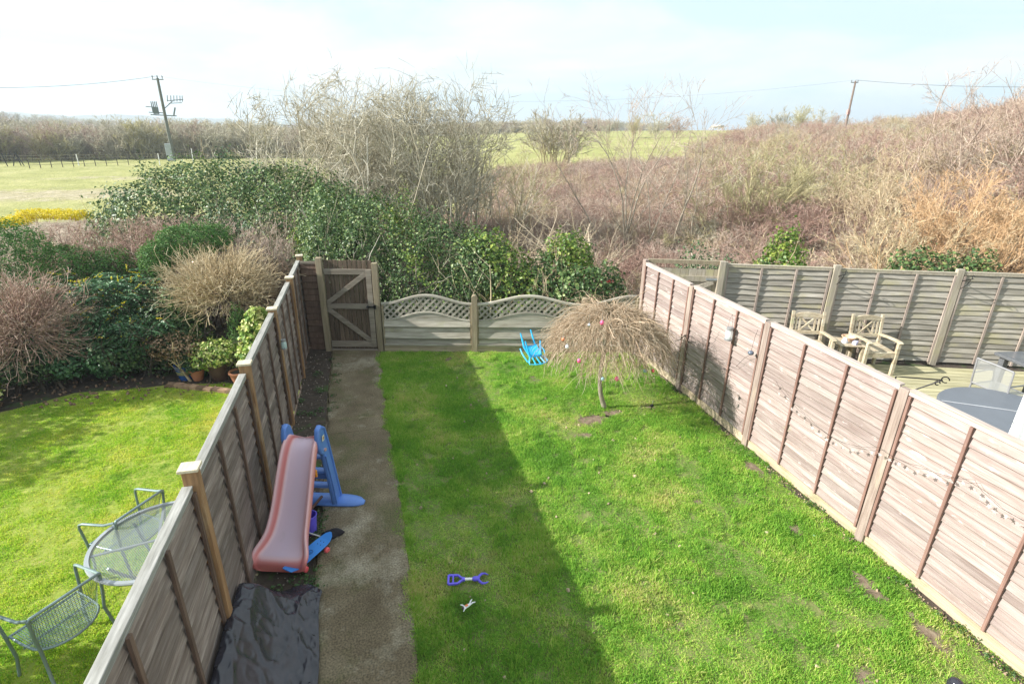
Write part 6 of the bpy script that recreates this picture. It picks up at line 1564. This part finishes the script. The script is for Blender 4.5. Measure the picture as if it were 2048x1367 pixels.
# sagging tape fence line in the field
m = MB(); pr = [G(60+i*22, 337-i*.75) for i in range(10)]
for q in pr: m.box((q.x, q.y, .35), (.05, .05, .7))
for a_, b_ in zip(pr, pr[1:]): m.bar(a_+Vector((0, 0, .6)), b_+Vector((0, 0, .6)), .02, .03); m.bar(a_+Vector((0, 0, .3)), b_+Vector((0, 0, .3)), .02, .03)
tag(m.build('tape_fence', M_TW_DARK), 'low dark tape fence crossing the pasture below the white post', 'fence')
# blue-roofed barn
xx, yy_ = col_at(1176, 205)
root = empty('barn', (xx, yy_, z_at(1176, 262, 205)), R(-20), 'small far barn with a bright blue roof right of the round field bush', 'barn')
MB().box((0, 0, .6), (5.2, 4, 3.0)).build('wall', plain('dark_cladding', (.12, .12, .13), .8), root)
MB().prism([(-2.4, 2.1), (2.4, 2.1), (0, 2.9)], -2.8, 2.8, 'x').build('roof', plain('bright_blue_sheet', (.06, .20, .62), .5), root)
# grazing pale horses
M_HORSE = plain('pale_grey_coat', (.55, .50, .47), .8)
def horse(u, v, r, rz, label):
    xx, yy_ = col_at(u, r); zz = gz(xx, yy_)
    m = MB(); m.loft([[Vector((x_, w*math.cos(t), z_+hh*math.sin(t))) for t in np.linspace(0, 2*PI, 10, endpoint=False)] for x_, w, z_, hh in ((-.75, .1, 1.2, .12), (-.62, .26, 1.18, .28), (-.2, .29, 1.1, .30), (.3, .27, 1.12, .30), (.6, .2, 1.2, .26), (.85, .12, 1.12, .2), (1.1, .08, .8, .12), (1.28, .08, .5, .1), (1.45, .06, .28, .08), (1.5, .03, .2, .04))])
    for a_, b_, k_ in ((-.6, .15, -.08), (-.6, -.15, .02), (.5, .13, .05), (.5, -.13, -.05)):
        m.tube([(a_, b_, 1.0), (a_-.05+k_, b_, .62), (a_+.03+k_, b_, .3), (a_+k_, b_, 0)], [.12, .07, .05, .06], 6)
    m.tube([(-.75, 0, 1.25), (-.9, 0, .9), (-.88, 0, .5)], [.05, .07, .03], 6)
    tag(m.build('horse', M_HORSE, None, (xx, yy_, zz), (0, 0, rz), smooth=True), label, 'horse')
horse(1430, 262, 140, R(150), 'pale horse grazing far off in the field beyond the thicket')
horse(1441, 262, 144, R(20), 'second pale horse just right of the first one in the far field')
# ---- the air
hz = MB().box((0, 0, 29), (7600, 7600, 78)).build('haze', None)
M_HAZE = bpy.data.materials.new('pale_air'); M_HAZE.use_nodes = True
_n = M_HAZE.node_tree; _n.nodes.remove(_n.nodes['Principled BSDF'])
pv = _n.nodes.new('ShaderNodeVolumePrincipled'); pv.inputs['Color'].default_value = (.80, .90, 1, 1); pv.inputs['Density'].default_value = .0008; pv.inputs['Anisotropy'].default_value = .2
_n.links.new(pv.outputs[0], _n.nodes['Material Output'].inputs['Volume'])
hz.data.materials.append(M_HAZE); tag(hz, kind='stuff')
_seen = {}
for o in scene.objects:
    if o.type == 'MESH': _seen[o.data.name] = len(o.data.loops)-2*len(o.data.polygons)
print('mesh tris', sum(_seen.values()), file=__import__('sys').stderr)
if 0: print('objects', len(scene.objects), 'tris', sum(len(o.data.loop_triangles) or sum(len(p.vertices)-2 for p in o.data.polygons) if False else len(o.data.loops)-2*len(o.data.polygons) for o in scene.objects if o.type == 'MESH'))
